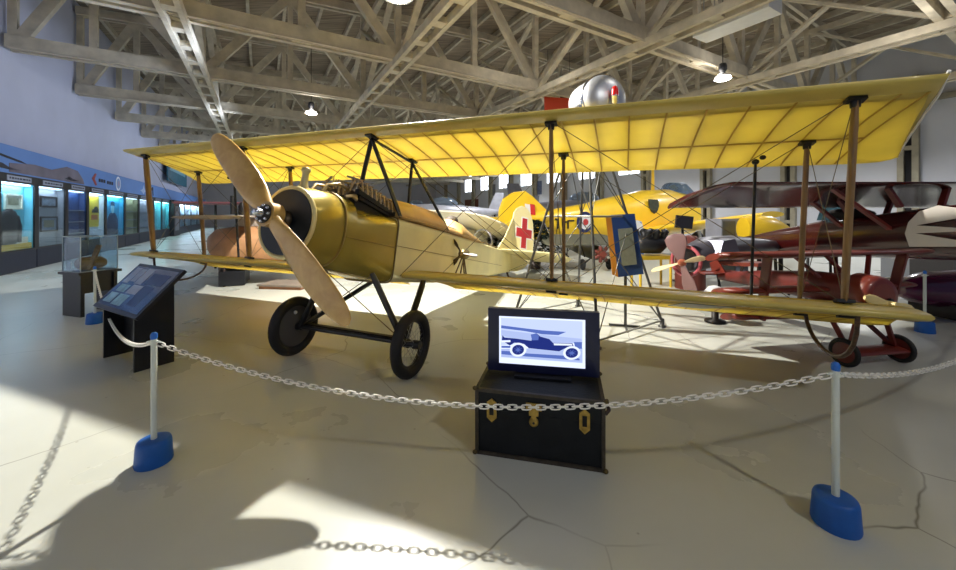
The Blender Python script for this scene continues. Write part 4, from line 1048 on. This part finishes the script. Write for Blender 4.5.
# top wing: leading edge to the camera, trailing edge lower behind
m = MB(); rings = []
for x, l0, l1 in ((-3.14, .85, 1.0), (-3.1, .5, 1.0), (-3.03, .15, 1.0), (-2.95, 0, 1.0), (0, 0, 1), (1.6, 0, 1), (3.0, 0, 1)):
    y0, y1 = -4.05, -2.55; z0, z1 = 2.06, 1.73
    rg = []
    for i in range(20):
        tt = .5 - .5 * math.cos(2 * PI * i / 20); tt2 = l0 + (l1 - l0) * tt
        rg.append(V((x, y0 + (y1 - y0) * tt2, z0 + (z1 - z0) * tt2 + .045 * math.sin(2 * PI * i / 20) + .05 * math.sin(PI * tt2))))
    rings.append(rg)
m.loft(rings); m.build('top_wing', MAR, t)
for x0, x1, y, z in ((-1.3, -.34, -3.7, 1.35), (-.9, -.34, -2.9, 1.4), (-.5, -.3, -3.75, 1.72), (.4, .3, -3.75, 1.72), (-.5, -.3, -3.0, 1.6), (.4, .3, -3.0, 1.6)):
    MB().bar((x0, y, 2.02 if y < -3.4 else 1.86), (x1, y, z), .04, .08, up=(0, 1, 0)).build('wing_strut', MAR2, t)
m = MB()
for x in (-.3, .3):
    for y in (-2.3, -1.9): m.tube([(x * .7, -2.1, .92), (x * 1.4, y, .02)], .025, 6)
m.span((-.3, -2.2, .86), (.3, -2.0, .94)); m.build('trestle', DARKMET, t)
m = MB(); m.prism([(-.9, 0), (.9, 0), (.7, .55), (-.7, .55)], .04, lambda u, v, w: V((u, v - .2, 1.0 + w))); m.build('tailplane', mat('tail_grey', (84, 84, 92), .5), t)
m = MB(); m.tube([(0, -.2, .8), (0, .1, .02)], .03, 8); m.build('tail_skid', DWOOD, t)

# ------------------------------------------------------------------ small red triplane
REDM = mat('triplane_red', (110, 40, 28), .4, coat=.2, var=.15, scale=3); REDD = mat('triplane_red_dark', (96, 30, 24), .4, var=.15)
t = thing('red_triplane', 'small red triplane with rounded cowl standing under the right wing tip', 'aeroplane', (4.22, 4.05, 0), .17)
def wng(nm, hsp, y0, c, z, drop, m, x0=0, cut=0):
    mm = MB(); rr = []
    for x in (-hsp, -hsp * .97, -hsp * .9, 0, hsp * .9, hsp * .97, hsp):
        k = abs(x) / hsp; l0 = 0 if k < .89 else (.25 if k < .98 else .6)
        rg = []
        for i in range(16):
            tt = l0 + (1 - l0) * (.5 - .5 * math.cos(2 * PI * i / 16))
            rg.append(V((x0 + x, y0 + c * tt, z - drop * tt + .042 * math.sin(2 * PI * i / 16) + .02 * math.sin(PI * tt))))
        rr.append(rg)
    mm.loft(rr); return mm.build(nm, m, t)
wng('top_wing', 1.42, .12, .55, 1.17, .09, REDM); wng('middle_wing', 1.3, .22, .5, .745, .08, REDM); wng('bottom_wing', 1.1, .3, .5, .42, .08, REDM)
MB().loft([[V((hw * math.cos(2 * PI * i / 20), y, zc + rz * math.sin(2 * PI * i / 20))) for i in range(20)] for y, zc, rz, hw in ((.08, .74, .19, .19), (.5, .74, .18, .17), (1.2, .70, .13, .11), (2.0, .62, .06, .04))]).build('fuselage', REDD, t)
m = MB(); m.lathe([(.13, -.14), (.18, -.13), (.205, -.09), (.21, .1), (.19, .12)], (0, 0, .75), (.1, 1, 0), 28); m.build('engine_cowl', REDM, t)
m = MB(); m.lathe([(.03, 0), (.03, .03)], (.05, -.14, .70), (0, -1, 0), 10); m.lathe([(.03, 0), (.03, .03)], (-.06, -.14, .70), (0, -1, 0), 10); m.build('cowl_hole', BLACK, t)
for x in (-.95, .95):
    MB().bar((x, .3, 1.14), (x * .96, .42, .4), .03, .1, up=(0, 1, 0)).build('interplane_strut', REDD, t)
for x in (-.3, .3):
    MB().bar((x, .2, 1.15), (x * .4, .1, .9), .025, .04, up=(0, 1, 0)).build('cabane_strut', REDD, t); MB().bar((x, .55, 1.1), (x * .4, .4, .86), .025, .04, up=(0, 1, 0)).build('cabane_strut', REDD, t)
for x in (-.33, .33):
    MB().bar((x * .45, -.02, .6), (x * .92, -.03, .16), .025, .045, up=(0, 1, 0)).bar((x * .45, .35, .58), (x * .92, -.03, .16), .025, .045, up=(0, 1, 0)).build('undercarriage_leg', REDD, t)
    w = MB(); w.tube([V((x * 1.1, -.03 + .125 * math.cos(k * PI / 14), .15 + .125 * math.sin(k * PI / 14))) for k in range(28)], .025, 8, closed=True); w = w.build('tyre', RUBBER, t)
    MB().lathe([(.01, -.03), (.12, -.012), (.12, .012), (.01, .03)], (x * 1.1, -.03, .15), (1, 0, 0), 24, smooth=False).build('wheel_disc', REDD, w)
m = MB(); m.loft([[V((x, -.03 + .12 * math.cos(2 * PI * i / 14), .15 + .03 * math.sin(2 * PI * i / 14))) for i in range(14)] for x in (-.33, .33)]); m.build('axle_fairing', REDM, t)
m = MB()
d = V((math.cos(R(-14)), 0, math.sin(R(-14))))
for sg in (1, -1):
    m.loft([[V((0, -.18, .68)) + d * (sg * r) + V((0, .012 * math.cos(a), 0)) + d.cross(V((0, 1, 0))) * (c * math.sin(a)) for a in [2 * PI * i / 12 for i in range(12)]] for r, c in ((.02, .025), (.1, .035), (.2, .05), (.28, .045), (.33, .02))])
m.lathe([(.03, -.24), (.035, -.13)], (0, .0, .68), (0, 1, 0), 12); m.build('propeller', mat('propeller_cream', (226, 204, 140), .4), t)
m = MB(); m.prism([(-.4, 0), (.4, 0), (.3, .25), (-.3, .25)], .02, lambda u, v, w: V((u, 1.85 + v, .68 + w))); m.prism([(0, 0), (.2, .22), (.35, .15), (.3, 0)], .02, lambda u, v, w: V((w, 1.85 + u, .66 + v))); m.build('tail_surfaces', REDM, t)
m = MB(); m.tube([(0, 2.0, .6), (0, 2.1, .012)], .012, 6); m.build('tail_skid', DARKMET, t)

# ------------------------------------------------------------------ aircraft with pink-bladed propeller
GRYF = mat('dark_grey_fuselage', (78, 76, 84), .4, var=.15, scale=2)
t = thing('grey_aircraft', 'dark grey low aircraft with pinkish propeller behind the tower', 'aeroplane', (3.6, 6.45, -.05), R(30))
MB().loft([[V((x, hw * math.cos(2 * PI * i / 20), zc + rz * math.sin(2 * PI * i / 20))) for i in range(20)] for x, zc, rz, hw in ((-.0, .86, .17, .17), (.1, .9, .24, .24), (.6, .98, .28, .3), (1.4, 1.02, .24, .3), (2.6, 1.0, .16, .2), (3.4, .98, .1, .08))]).build('fuselage', GRYF, t)
m = MB(); m.tube([V((-.04, .25 * math.cos(k * PI / 14) + .0, .86 + .25 * math.sin(k * PI / 14))) for k in range(28)], .03, 8, closed=True); m.build('cowl_ring', mat('ring_pink', (176, 84, 92), .4), t)
m = MB(); m.lathe([(.07, 0), (.06, -.05), (.02, -.1)], (-.14, 0, .84), (1, 0, 0), 14); m.build('spinner', mat('spinner_copper', (190, 110, 80), .35, .3), t)
PINK = mat('blade_pink', (118, 88, 86), .5, var=.1, scale=3); CRM = mat('blade_cream', (222, 204, 158), .4)
for an, ln, c, m_ in ((105, .5, .17, PINK), (-70, .56, .15, PINK), (18, .42, .045, CRM), (200, .6, .045, CRM)):
    d = V((0, -math.cos(R(an)), math.sin(R(an)))); e = d.cross(V((1, 0, 0)))
    MB().loft([[V((-.17, 0, .84)) + d * r + e * (cc * c * math.cos(a)) + V((.012 * math.sin(a) - .05 * math.cos(a) * cc, 0, 0)) for a in [2 * PI * i / 14 for i in range(14)]] for r, cc in ((.03, .25), (ln * .35, .6), (ln * .6, .95), (ln * .85, 1), (ln * .96, .7), (ln, .2))]).build('propeller_blade', m_, t)
MB().prism([(.35, 0), (1.0, 0), (.85, .42), (.45, .38)], .3, lambda u, v, w: V((u, -.1 + w - .1, .98 + v * .6))).build('windscreen', mat('screen_lilac', (112, 112, 130), .3, .3), t)
m = MB(); m.prism([(.5, -.2), (1.1, -.2), (.95, -2.0), (.6, -2.0)], .06, lambda u, v, w: V((u, v * .4, .8 + w - v * .02))); m.build('wing', mat('wing_rust', (122, 54, 38), .4), t)
m = MB()
for y in (-.35, .35): m.tube([(.5, y * .6, .75), (.45, y, .14)], .02, 6); 
m.build('undercarriage', DARKMET, t)
for y in (-.35, .35):
    m = MB(); m.tube([V((.45 + .09 * math.cos(k * PI / 10), y, .13 + .09 * math.sin(k * PI / 10))) for k in range(20)], .04, 8, closed=True); m.lathe([(.07, -.02), (.07, .02)], (.45, y, .13), (0, 1, 0), 12); m.build('wheel', RUBBER, t)
m = MB(); m.tube([(3.2, 0, .9), (3.3, 0, .02)], .03, 6); m.build('tail_strut', DARKMET, t)

# ------------------------------------------------------------------ things further back on the right
t = thing('yellow_engine_cowling', 'yellow pointed cowling with black and white mark behind the black strut', 'cowling', tuple(at(770, 240, 9.6)) [:2] + (0,), .1)
m = MB(); m.loft([[V((x, .28 * k * math.cos(2 * PI * i / 18), 1.25 + .33 * k2 + .0 + .36 * k * math.sin(2 * PI * i / 18))) for i in range(18)] for x, k, k2 in ((-.75, .8, .0), (-.45, 1, 0), (0, .95, -.05), (.4, .65, -.35), (.72, .2, -.6))]); m.build('cowling_shell', YEL, t)
MB().span((.32, -.28, .98), (.52, -.2, 1.1)).build('black_mark', BLACK, t); MB().span((.32, -.26, .86), (.6, -.16, .975)).build('white_mark', WHITE, t)
m = MB(); m.tube([(-.3, 0, .92), (-.3, 0, .03)], .05, 8); m.tube([(.3, 0, .8), (.3, 0, .03)], .05, 8); m.span((-.6, -.3, 0), (.6, .3, .04)); m.build('stand', DARKMET, t)
t = thing('grey_cabinet', 'plain grey cabinet left of the yellow cowling', 'cabinet', (at(727, 240, 10).x, 10.0, 0), .25)
MB().span((-.45, -.25, 0), (.42, .25, 1.5)).build('cabinet_body', mat('cabinet_grey', (136, 138, 150), .5, var=.1), t)
MB().span((-.42, -.265, .06), (-.02, -.252, 1.44)).build('cabinet_door', mat('cabinet_olive', (92, 94, 88), .5), t); MB().span((.0, -.265, .06), (.4, -.252, 1.44)).build('cabinet_door', mat('cabinet_lilac', (146, 148, 166), .5), t)
t = thing('dark_monitor', 'dark tilted monitor on a stand near the grey cabinet', 'monitor', (at(684, 230, 9.0).x, 9.0, 0), .15)
MB().prism([(-.24, 1.3), (.2, 1.26), (.24, 1.56), (-.2, 1.6)], .05, lambda u, v, w: V((u, w, v))).build('monitor_screen', mat('monitor_dark', (44, 44, 52), .3), t)
MB().tube([(0, .05, .03), (0, .05, 1.35)], .03, 8).span((-.2, -.15, 0), (.2, .2, .03)).build('monitor_stand', DARKMET, t)
t = thing('rust_drum', 'dark rust coloured drum standing below the dark monitor', 'drum', (at(690, 240, 8.2).x, 8.2, 0))
MB().lathe([(.3, 0), (.3, .9), (.28, .96), (.22, 1.06), (.12, 1.14), (.03, 1.16)], n=22).build('drum_shell', mat('drum_rust', (98, 40, 32), .6, var=.25), t)
t = thing('engine_stand', 'black engine on a yellow stand between trainer and pink propeller', 'engine', (at(650, 255, 8.4).x, 8.4, 0), .2)
m = MB(); m.span((-.4, -.2, .62), (.45, .2, .7)); 
for x in (-.35, .4):
    for y in (-.16, .16): m.tube([(x, y, 0), (x, y, .62)], .03, 6)
m.build('stand_frame', mat('stand_yellow', (214, 178, 40), .5), t)
m = MB(); m.lathe([(.12, -.35), (.2, -.3), (.22, .2), (.12, .35)], (0, 0, .95), (1, 0, 0), 14)
for k in range(6): m.lathe([(.07, 0), (.08, .05), (.07, .1), (.08, .15), (.07, .2), (.09, .21), (.03, .26)], (-.25 + .1 * k, (-1) ** k * .08, 1.05), (0, (-1) ** k * .5, 1), 10)
m.build('engine_block', mat('engine_black', (34, 34, 36), .5, .3), t)
t = thing('white_dome', 'small white dome lamp on the floor behind the right lower wing', 'dome', (at(715, 296, 5.6).x, 5.6, 0))
MB().lathe([(.14, 0), (.14, .03), (.05, .05), (.04, .36)], n=16).build('dome_stand', DARKMET, t)
MB().lathe([(.15, .36), (.15, .4), (.13, .47), (.09, .52), (.03, .545)], n=22).build('dome_cap', WHITE, t)
t = thing('purple_fuselage', 'glossy purple fuselage lying low at the right edge', 'fuselage', (7.7, 6.0, 0), R(4))
MB().loft([[V((x, .4 * k * math.cos(2 * PI * i / 20), .42 + .3 * k * math.sin(2 * PI * i / 20))) for i in range(20)] for x, k in ((-1.05, .25), (-.9, .6), (-.5, .9), (.2, 1), (1.2, 1))]).build('fuselage_shell', mat('purple_gloss', (92, 26, 62), .2, coat=.6), t)
MB().span((-.5, -.3, .0), (-.3, .3, .22)).build('cradle', BLACK, t); MB().span((.7, -.3, 0), (.9, .3, .16)).build('cradle', BLACK, t)
t = thing('barrier_rail', 'cream pipe rail barrier at the far right', 'rail', (7.35, 6.9, 0), .1)
m = MB(); m.tube([(0, 0, 0), (0, 0, .42)], .03, 8); m.tube([(1.3, 0, 0), (1.3, 0, .42)], .03, 8); m.tube([(-.05, 0, .43), (1.4, 0, .43)], .025, 8); m.build('rail_pipe', mat('rail_cream', (200, 190, 160), .5), t)
for k, (x, y, Y, s, lab) in enumerate(((938, 288, 8.0, 1.0, 'dark machinery crate nearest the cream rail'), (910, 268, 9.2, .8, 'grey tilted panel box behind the small red triplane'))):
    t = thing('machinery_box', lab, 'machine', (at(x, y, Y).x, Y, 0), .5 + k)
    MB().span((-.5 * s, -.3, 0), (.5 * s, .3, .75 * s)).build('machine_body', mat('machine_dark%s' % 'ab'[k], ((40, 38, 40), (120, 124, 132))[k], .5), t)
    m = MB(); m.tube([(-.3, 0, .75 * s), (-.1, .1, 1.0 * s), (.3, 0, .75 * s)], .05, 8); m.bar((.1, -.2, .74 * s), (.35, -.2, 1.0 * s), .1, .06); m.build('machine_arm', DARKMET, t)

# evergreens behind the tail
def evergreen(x, y, Y, h, lab):
    t = thing('evergreen_tree', lab, 'tree', (at(x, y, Y).x, Y, 0))
    MB().lathe([(.16, 0), (.18, .25), (.15, .26)], n=14).tube([(0, 0, .2), (0, 0, h * .95)], [.04, .01], 8).build('trunk_and_pot', DWOOD, t)
    m = MB(); rn = random.Random(int(x))
    for k in range(1500):
        f = rn.random(); z = .3 + (h - .3) * f; r = (1 - f) ** .7 * .8 * rn.uniform(.3, 1.05) + .03; a = rn.uniform(0, 2 * PI)
        c = V((r * math.cos(a), r * math.sin(a), z)); d = V((math.cos(a), math.sin(a), rn.uniform(-.5, .2))).normalized() * .11; s = V((-math.sin(a), math.cos(a), rn.uniform(-.5, .5))).normalized() * .045
        m.add([c - s, c + s, c + d + s * .3, c + d - s * .3], [(0, 1, 2, 3)])
    m.build('foliage', mat('evergreen_%d' % x, (28, 40, 34), .8, var=.4, scale=6, spec=.2), t)
evergreen(496, 250, 11.5, 1.4, 'dark evergreen tree left of the red cross rudder')
evergreen(535, 250, 11.2, 1.45, 'dark evergreen tree right of the red cross rudder')
evergreen(474, 250, 12.6, 1.35, 'dark evergreen tree furthest left, behind the cream wing')

# cream aircraft behind the fuselage
CRW = mat('cream_wing', (222, 214, 192), .45, var=.06, scale=2)
t = thing('cream_aircraft', 'cream coloured aircraft with broad round-tipped wing behind the yellow fuselage', 'aeroplane', (-.6, 11.0, 0), R(-35))
m = MB(); rings = []
for x, y0, y1 in ((-2.4, -1, 1), (0, -1, 1), (1.1, -.97, .97), (1.5, -.75, .75), (1.7, -.35, .35)):
    rings.append([V((x, (y0 + y1) / 2 + (y1 - y0) / 2 * math.cos(2 * PI * i / 18), 1.38 - .12 * (x + 1.6) / 3 + .07 * math.sin(2 * PI * i / 18) - .42 * ((y0 + y1) / 2 - (y1 - y0) / 2 * math.cos(2 * PI * i / 18)) * -1)) for i in range(18)])
m.loft(rings); m.build('wing', CRW, t)
MB().loft([[V((.4 + .28 * k * math.cos(2 * PI * i / 16), y, .9 + .3 * k * math.sin(2 * PI * i / 16))) for i in range(16)] for y, k in ((-1.6, .4), (-1.2, .9), (0, 1), (1.4, .7), (2.8, .25))]).build('fuselage', WHITE, t)
m = MB()
for x in (.0, .8): m.tube([(.4 + (x - .4) * .4, -.3, .7), (x, -.3, .2)], .03, 6)
m.build('undercarriage', STEEL, t)
for x in (.0, .8):
    m = MB(); m.tube([V((x, -.3 + .14 * math.cos(k * PI / 10), .2 + .14 * math.sin(k * PI / 10))) for k in range(20)], .055, 8, closed=True); m.build('wheel', RUBBER, t)
m = MB(); m.tube([V((1.5 + .28 * math.cos(k * PI / 12), -.9, .95 + .28 * math.sin(k * PI / 12))) for k in range(24)], .02, 6, closed=True); m.tube([(1.5, -.9, .68), (1.5, -.9, .02)], .02, 6); m.tube([(.6, -.5, .9), (1.5, -.9, .95)], .02, 6); m.build('hoop_rail', STEEL, t)

# grey and silver aircraft at the far end of the hall
def far_plane(x, Y, ln, col, rot, lab, z=1.2, span=5):
    t = thing('parked_aircraft', lab, 'aeroplane', ((x - CX) / F * Y, Y, 0), rot)
    m_ = mat('parked_%d' % x, col, .4, .2, var=.1)
    MB().loft([[V((u, .55 * k * math.cos(2 * PI * i / 18), z + .6 * k * math.sin(2 * PI * i / 18) + max(0, u - ln * .2) * .06)) for i in range(18)] for u, k in ((-ln * .45, .3), (-ln * .38, .8), (-ln * .1, 1), (ln * .2, .7), (ln * .5, .2))]).build('fuselage', m_, t)
    MB().loft([[V((-.4 + .8 * math.cos(2 * PI * i / 16), y, z - .3 + .03 * abs(y) + .1 * math.sin(2 * PI * i / 16))) for i in range(16)] for y in (-span, 0, span)]).build('wing', m_, t)
    MB().prism([(ln * .36, z), (ln * .52, z), (ln * .55, z + 1.3), (ln * .46, z + 1.3)], .1, lambda u, v, w: V((u, w, v))).build('tail_fin', m_, t)
    MB().ell((-ln * .08, 0, z + .55), (.9, .36, .4), 16, 8).build('canopy', mat('canopy_%d' % x, (110, 124, 140), .15, .2), t)
    for y in (-.9, .9):
        m = MB(); m.tube([(-.4, y, z - .35), (-.4, y, .3)], .06, 6); m.lathe([(.28, -.08), (.28, .08)], (-.4, y, .28), (0, 1, 0), 16); m.build('undercarriage', RUBBER, t)
    m = MB(); m.tube([(ln * .45, 0, z), (ln * .45, 0, .02)], .06, 6); m.build('tail_strut', DARKMET, t)
far_plane(452, 22, 6.5, (190, 192, 202), .5, 'silver parked aircraft far away above the cream wing', 1.7, 4)
far_plane(410, 27, 6.5, (205, 200, 200), 2.5, 'pale parked aircraft at the far end, left of the silver one', 1.7, 4)
far_plane(575, 20, 7, (120, 122, 134), 3.4, 'grey parked aircraft behind the yellow trainer', 1.9, 4)
far_plane(515, 30, 7, (150, 152, 160), .9, 'dull grey parked aircraft beneath the far windows', 2.0, 4)
far_plane(330, 20, 7, (176, 168, 160), 1.2, 'pale parked aircraft glimpsed behind the engine and cowling', 1.5, 4.5)
# pictures on the right wall
for k, (a, z) in enumerate(((18.5, 5.6), (32.5, 3.9), (42, 4.2))):
    m = MB(); room_box(m, a, a + 1.6, PR - .08, PR - .01, z, z + 1.5); tag(m.build('wall_picture', mat('wall_picture_%d' % k, ((96, 92, 100), (90, 100, 130), (110, 110, 116))[k], .5, var=.3)), ('grey framed picture on the right wall between two posts', 'small blue picture under the far windows', 'furthest dull picture on the right wall')[k], 'picture')
m = MB(); room_box(m, 46.5, 50.5, PR - .1, PR - .01, 0, 3.9); tag(m.build('door_1', mat('door_rust', (110, 60, 44), .6)), None, None, kind='structure')

# ------------------------------------------------------------------ brown fabric fuselage and parts at the left
BRN = mat('brown_fabric', (178, 132, 92), .6, var=.22, scale=3, bump=.3, bscale=6)
t = thing('brown_fuselage', 'brown fabric covered fuselage nose seen behind the far wing struts', 'fuselage', (-5.3, 9.0, 0), R(25))
MB().loft([[V((x, .7 * k * math.copysign(abs(math.cos(2 * PI * i / 20)) ** .8, math.cos(2 * PI * i / 20)), zc + .5 * k * math.copysign(abs(math.sin(2 * PI * i / 20)) ** .8, math.sin(2 * PI * i / 20)))) for i in range(20)] for x, k, zc in ((-.95, .35, .95), (-.8, .75, .9), (-.3, 1, .85), (.6, 1.02, .85), (1.6, .85, .9))]).build('fuselage_skin', BRN, t)
MB().span((-.7, -.45, .02), (-.2, .45, .34)).build('engine_box', BLACK, t)
m = MB()
for x in (-.6, 1.2):
    for y in (-.4, .4): m.tube([(x, y, 0), (x, y, .55)], .03, 6)
m.build('cradle_leg', DWOOD, t)
GRW = mat('weathered_grey', (150, 140, 130), .6, var=.25, scale=3)
m = MB(); rings = []
for y in (-2.4, 0, 2.2): rings.append([V((-.5 + .55 * math.cos(2 * PI * i / 16), y, 1.56 + .04 * math.sin(2 * PI * i / 16))) for i in range(16)])
m.loft(rings); m.build('grey_wing', GRW, t)
m = MB(); m.span((-.4, -.3, 1.34), (.5, .3, 1.52)); m.build('engine_bearer', GRW, t)
m = MB()
for x in (-.3, 0, .3): m.lathe([(.08, 1.6), (.09, 1.65), (.08, 1.75), (.09, 1.8), (.05, 1.9)], (x, 0, 0), n=10)
m.tube([(-.5, 0, 1.62), (-.5, 0, 2.05)], .05, 8); m.build('engine_cylinders', DARKMET, t)
t = thing('wire_wheel_frame', 'grey wheel and frame beside the brown fuselage', 'wheel', (-6.15, 9.1, 0), .4)
m = MB(); m.tube([V((0, .42 * math.cos(k * PI / 16), .5 + .42 * math.sin(k * PI / 16))) for k in range(32)], .05, 8, closed=True); m.build('tyre', mat('tyre_grey', (130, 126, 120), .6), t)
m = MB(); 
for k in range(10): m.tube([(0, 0, .5), (0, .42 * math.cos(k * PI / 5), .5 + .42 * math.sin(k * PI / 5))], .012, 5)
m.build('spokes', STEEL, t)
m = MB(); m.tube([(0, 0, .5), (.5, 0, .5)], .03, 6); m.tube([(.5, 0, .5), (.5, 0, .0)], .03, 6); m.build('axle_stand', DARKMET, t)
# low wooden platform on the floor under the nose
t = thing('wooden_platform', 'low wooden platform on the floor beyond the biplane nose', 'platform', (-4.05, 8.3, 0), R(-8))
MB().span((-.7, -.3, .06), (.35, .35, .1)).build('platform_top', mat('platform_grey', (132, 122, 112), .6, var=.2), t)
MB().span((-.66, -.28, 0), (.32, .33, .06)).build('platform_base', mat('platform_wood', (140, 92, 58), .6, var=.2), t)

# red thin bar (wing edge) above the far bright cases
t = thing('maroon_glider_wing', 'thin maroon wing edge reaching left above the brown fuselage', 'wing', (-6.9, 11.5, 0), R(15))
m = MB(); m.loft([[V((x, .5 * math.cos(2 * PI * i / 14), 1.95 + .05 * math.sin(2 * PI * i / 14))) for i in range(14)] for x in (-1.9, 2.2)]); m.build('wing_panel', mat('wing_maroon', (120, 70, 76), .5), t)
for x in (-1, 1.5): MB().tube([(x, 0, 0), (x, 0, 1.93)], .035, 6).build('wing_post', DARKMET, t)

# olive aircraft standing between the tower and the yellow trainer
OLW = mat('olive_wing_paint', (84, 84, 68), .6, var=.12, scale=2)
t = thing('olive_aircraft', 'olive grey aircraft with red engine standing under the yellow trainer roundel', 'aeroplane', (2.8, 11.0, -.12), .12)
m = MB(); rings = []
for x in (-1.0, -.95, 0, 1.1, 1.2):
    k = .75 if x in (-1.0, 1.2) else 1
    rings.append([V((x, .6 * k * math.cos(2 * PI * i / 16), 1.0 + .12 * k * math.cos(2 * PI * i / 16) + .05 * k * math.sin(2 * PI * i / 16))) for i in range(16)])
m.loft(rings); m.build('wing', OLW, t)
MB().loft([[V((.6 + .2 * k * math.cos(2 * PI * i / 14), y, .62 + .22 * k * math.sin(2 * PI * i / 14))) for i in range(14)] for y, k in ((-.5, .7), (-.2, 1), (.9, .8), (2.2, .25))]).build('fuselage', OLW, t)
en2 = MB()
for k in range(7):
    a = 2 * PI * k / 7; d = V((math.cos(a), 0, math.sin(a)))
    en2.lathe([(.05, .06), (.055, .2), (.03, .24)], (.6, -.58, .62), d, 10)
en2.lathe([(.09, -.1), (.09, .1)], (.6, -.58, .62), (0, 1, 0), 16); en2.build('radial_engine', mat('engine_red', (112, 52, 42), .45, var=.2), t)
for x in (-.7, .1, 1.0): MB().tube([(x, -.2, .98), (.6 + (x - .6) * .6, -.1, .5)], .02, 6).build('wing_strut', DARKMET, t)
for x in (.2, 1.0):
    MB().tube([(.6 + (x - .6) * .3, -.2, .5), (x, -.2, .28)], .02, 6).build('undercarriage_leg', DARKMET, t)
    m = MB(); m.tube([V((x, -.2 + .12 * math.cos(k * PI / 10), .29 + .12 * math.sin(k * PI / 10))) for k in range(20)], .045, 8, closed=True); m.lathe([(.1, -.02), (.1, .02)], (x, -.2, .29), (1, 0, 0), 16); m.build('wheel', RUBBER, t)
MB().tube([(.6, 2.1, .6), (.6, 2.2, .125)], .025, 6).build('tail_skid', DARKMET, t)
# ------------------------------------------------------------------ camera and light
cam = bpy.data.cameras.new('camera'); co = bpy.data.objects.new('camera', cam); COL.objects.link(co)
co.location = (0, 0, H); co.rotation_euler = (PI / 2, 0, 0)
cam.sensor_width = 36; cam.lens = 36 * F / 956; cam.shift_y = -(285 - CY) / 956; cam.clip_start = .05; cam.clip_end = 300
SC.camera = co
def light(name, loc, w, r=.12, col=(1, .95, .86), kind='POINT', ang=150, tgt=None):
    l = bpy.data.lights.new(name, kind); l.energy = w; l.color = col; l.shadow_soft_size = r
    if kind == 'SPOT': l.spot_size = R(ang); l.spot_blend = .6
    o = bpy.data.objects.new(name, l); COL.objects.link(o); o.location = loc
    if tgt is not None: o.rotation_euler = (V(tgt) - V(loc)).to_track_quat('-Z', 'Y').to_euler()
    return o
KEY = 3050
light('main_lamp_light', (-1.33, 6.2, 5.09), KEY, .06, (1, .96, .88), 'SPOT', 168)
SC.objects['main_lamp_light'].data.spot_blend = .25
for k, (a, p) in enumerate(((17.6, 1.9), (6.6, 12.8), (17.6, 12.8), (28, 1.9), (28, 12.8), (39, 7), (17, 22), (34, 21), (50, 8))):  # first pair sit at the pendant lamps, the rest are added fill
    light('hall_lamp_and_fill', RT(a, p, 5.9), (450, 600, 1000, 1000, 1300, 2000, 1600, 2200, 2600)[k], .3, (.95, .96, 1), 'SPOT', 150)
    light('hall_uplight_fill', RT(a, p, 6.15), 60, .3, (1, .95, .88))  # added uplight to brighten the roof timbers, mostly without a fixture
light('main_lamp_glow', (-1.33, 6.2, 5.6), 70, .15, (1, .95, .88))
for a, p in ((2, 6), (10, 20), (3, 14), (10, 8)): light('hall_uplight_fill', RT(a, p, 6.0), 60, .3, (1, .95, .88))  # more added roof uplight, no lamp hangs here
for a, p, e in ((6, 21, 1300), (0, 17, 500)): light('hall_lamp_and_fill', RT(a, p, 5.9), e, .3, (.93, .95, 1), 'SPOT', 160)  # added fill to lift the dark right wall, no fixtures
# hall lamp behind the camera
light('rear_lamp_light', (4.2, -2.6, 6.2), 460, .15, (1, .97, .9))
for a, e in ((6, 190), (13, 230), (21, 260), (31, 330), (43, 400)):  # added cool fill that turns the left wall bluish, not real lamps
    light('wall_fill_light', RT(a, -.5, 5.6), e * 1.6, .4, (.66, .77, 1), 'SPOT', 150, RT(a + 1, -6.6, 4.5))
w = bpy.data.worlds.new('world'); SC.world = w; w.use_nodes = True
bg = w.node_tree.nodes['Background']; bg.inputs[0].default_value = lin((150, 170, 215)); bg.inputs[1].default_value = .22
vs = SC.view_settings
SC.display_settings.display_device = 'sRGB'
vs.view_transform = 'Standard'; vs.look = 'None'; vs.gamma = 1; vs.use_curve_mapping = False; vs.exposure = 0
SC.cycles.max_bounces = 8; SC.cycles.diffuse_bounces = 4; SC.cycles.glossy_bounces = 3; SC.cycles.transparent_max_bounces = 12
SC.cycles.sample_clamp_indirect = 6; SC.cycles.caustics_reflective = False; SC.cycles.caustics_refractive = False
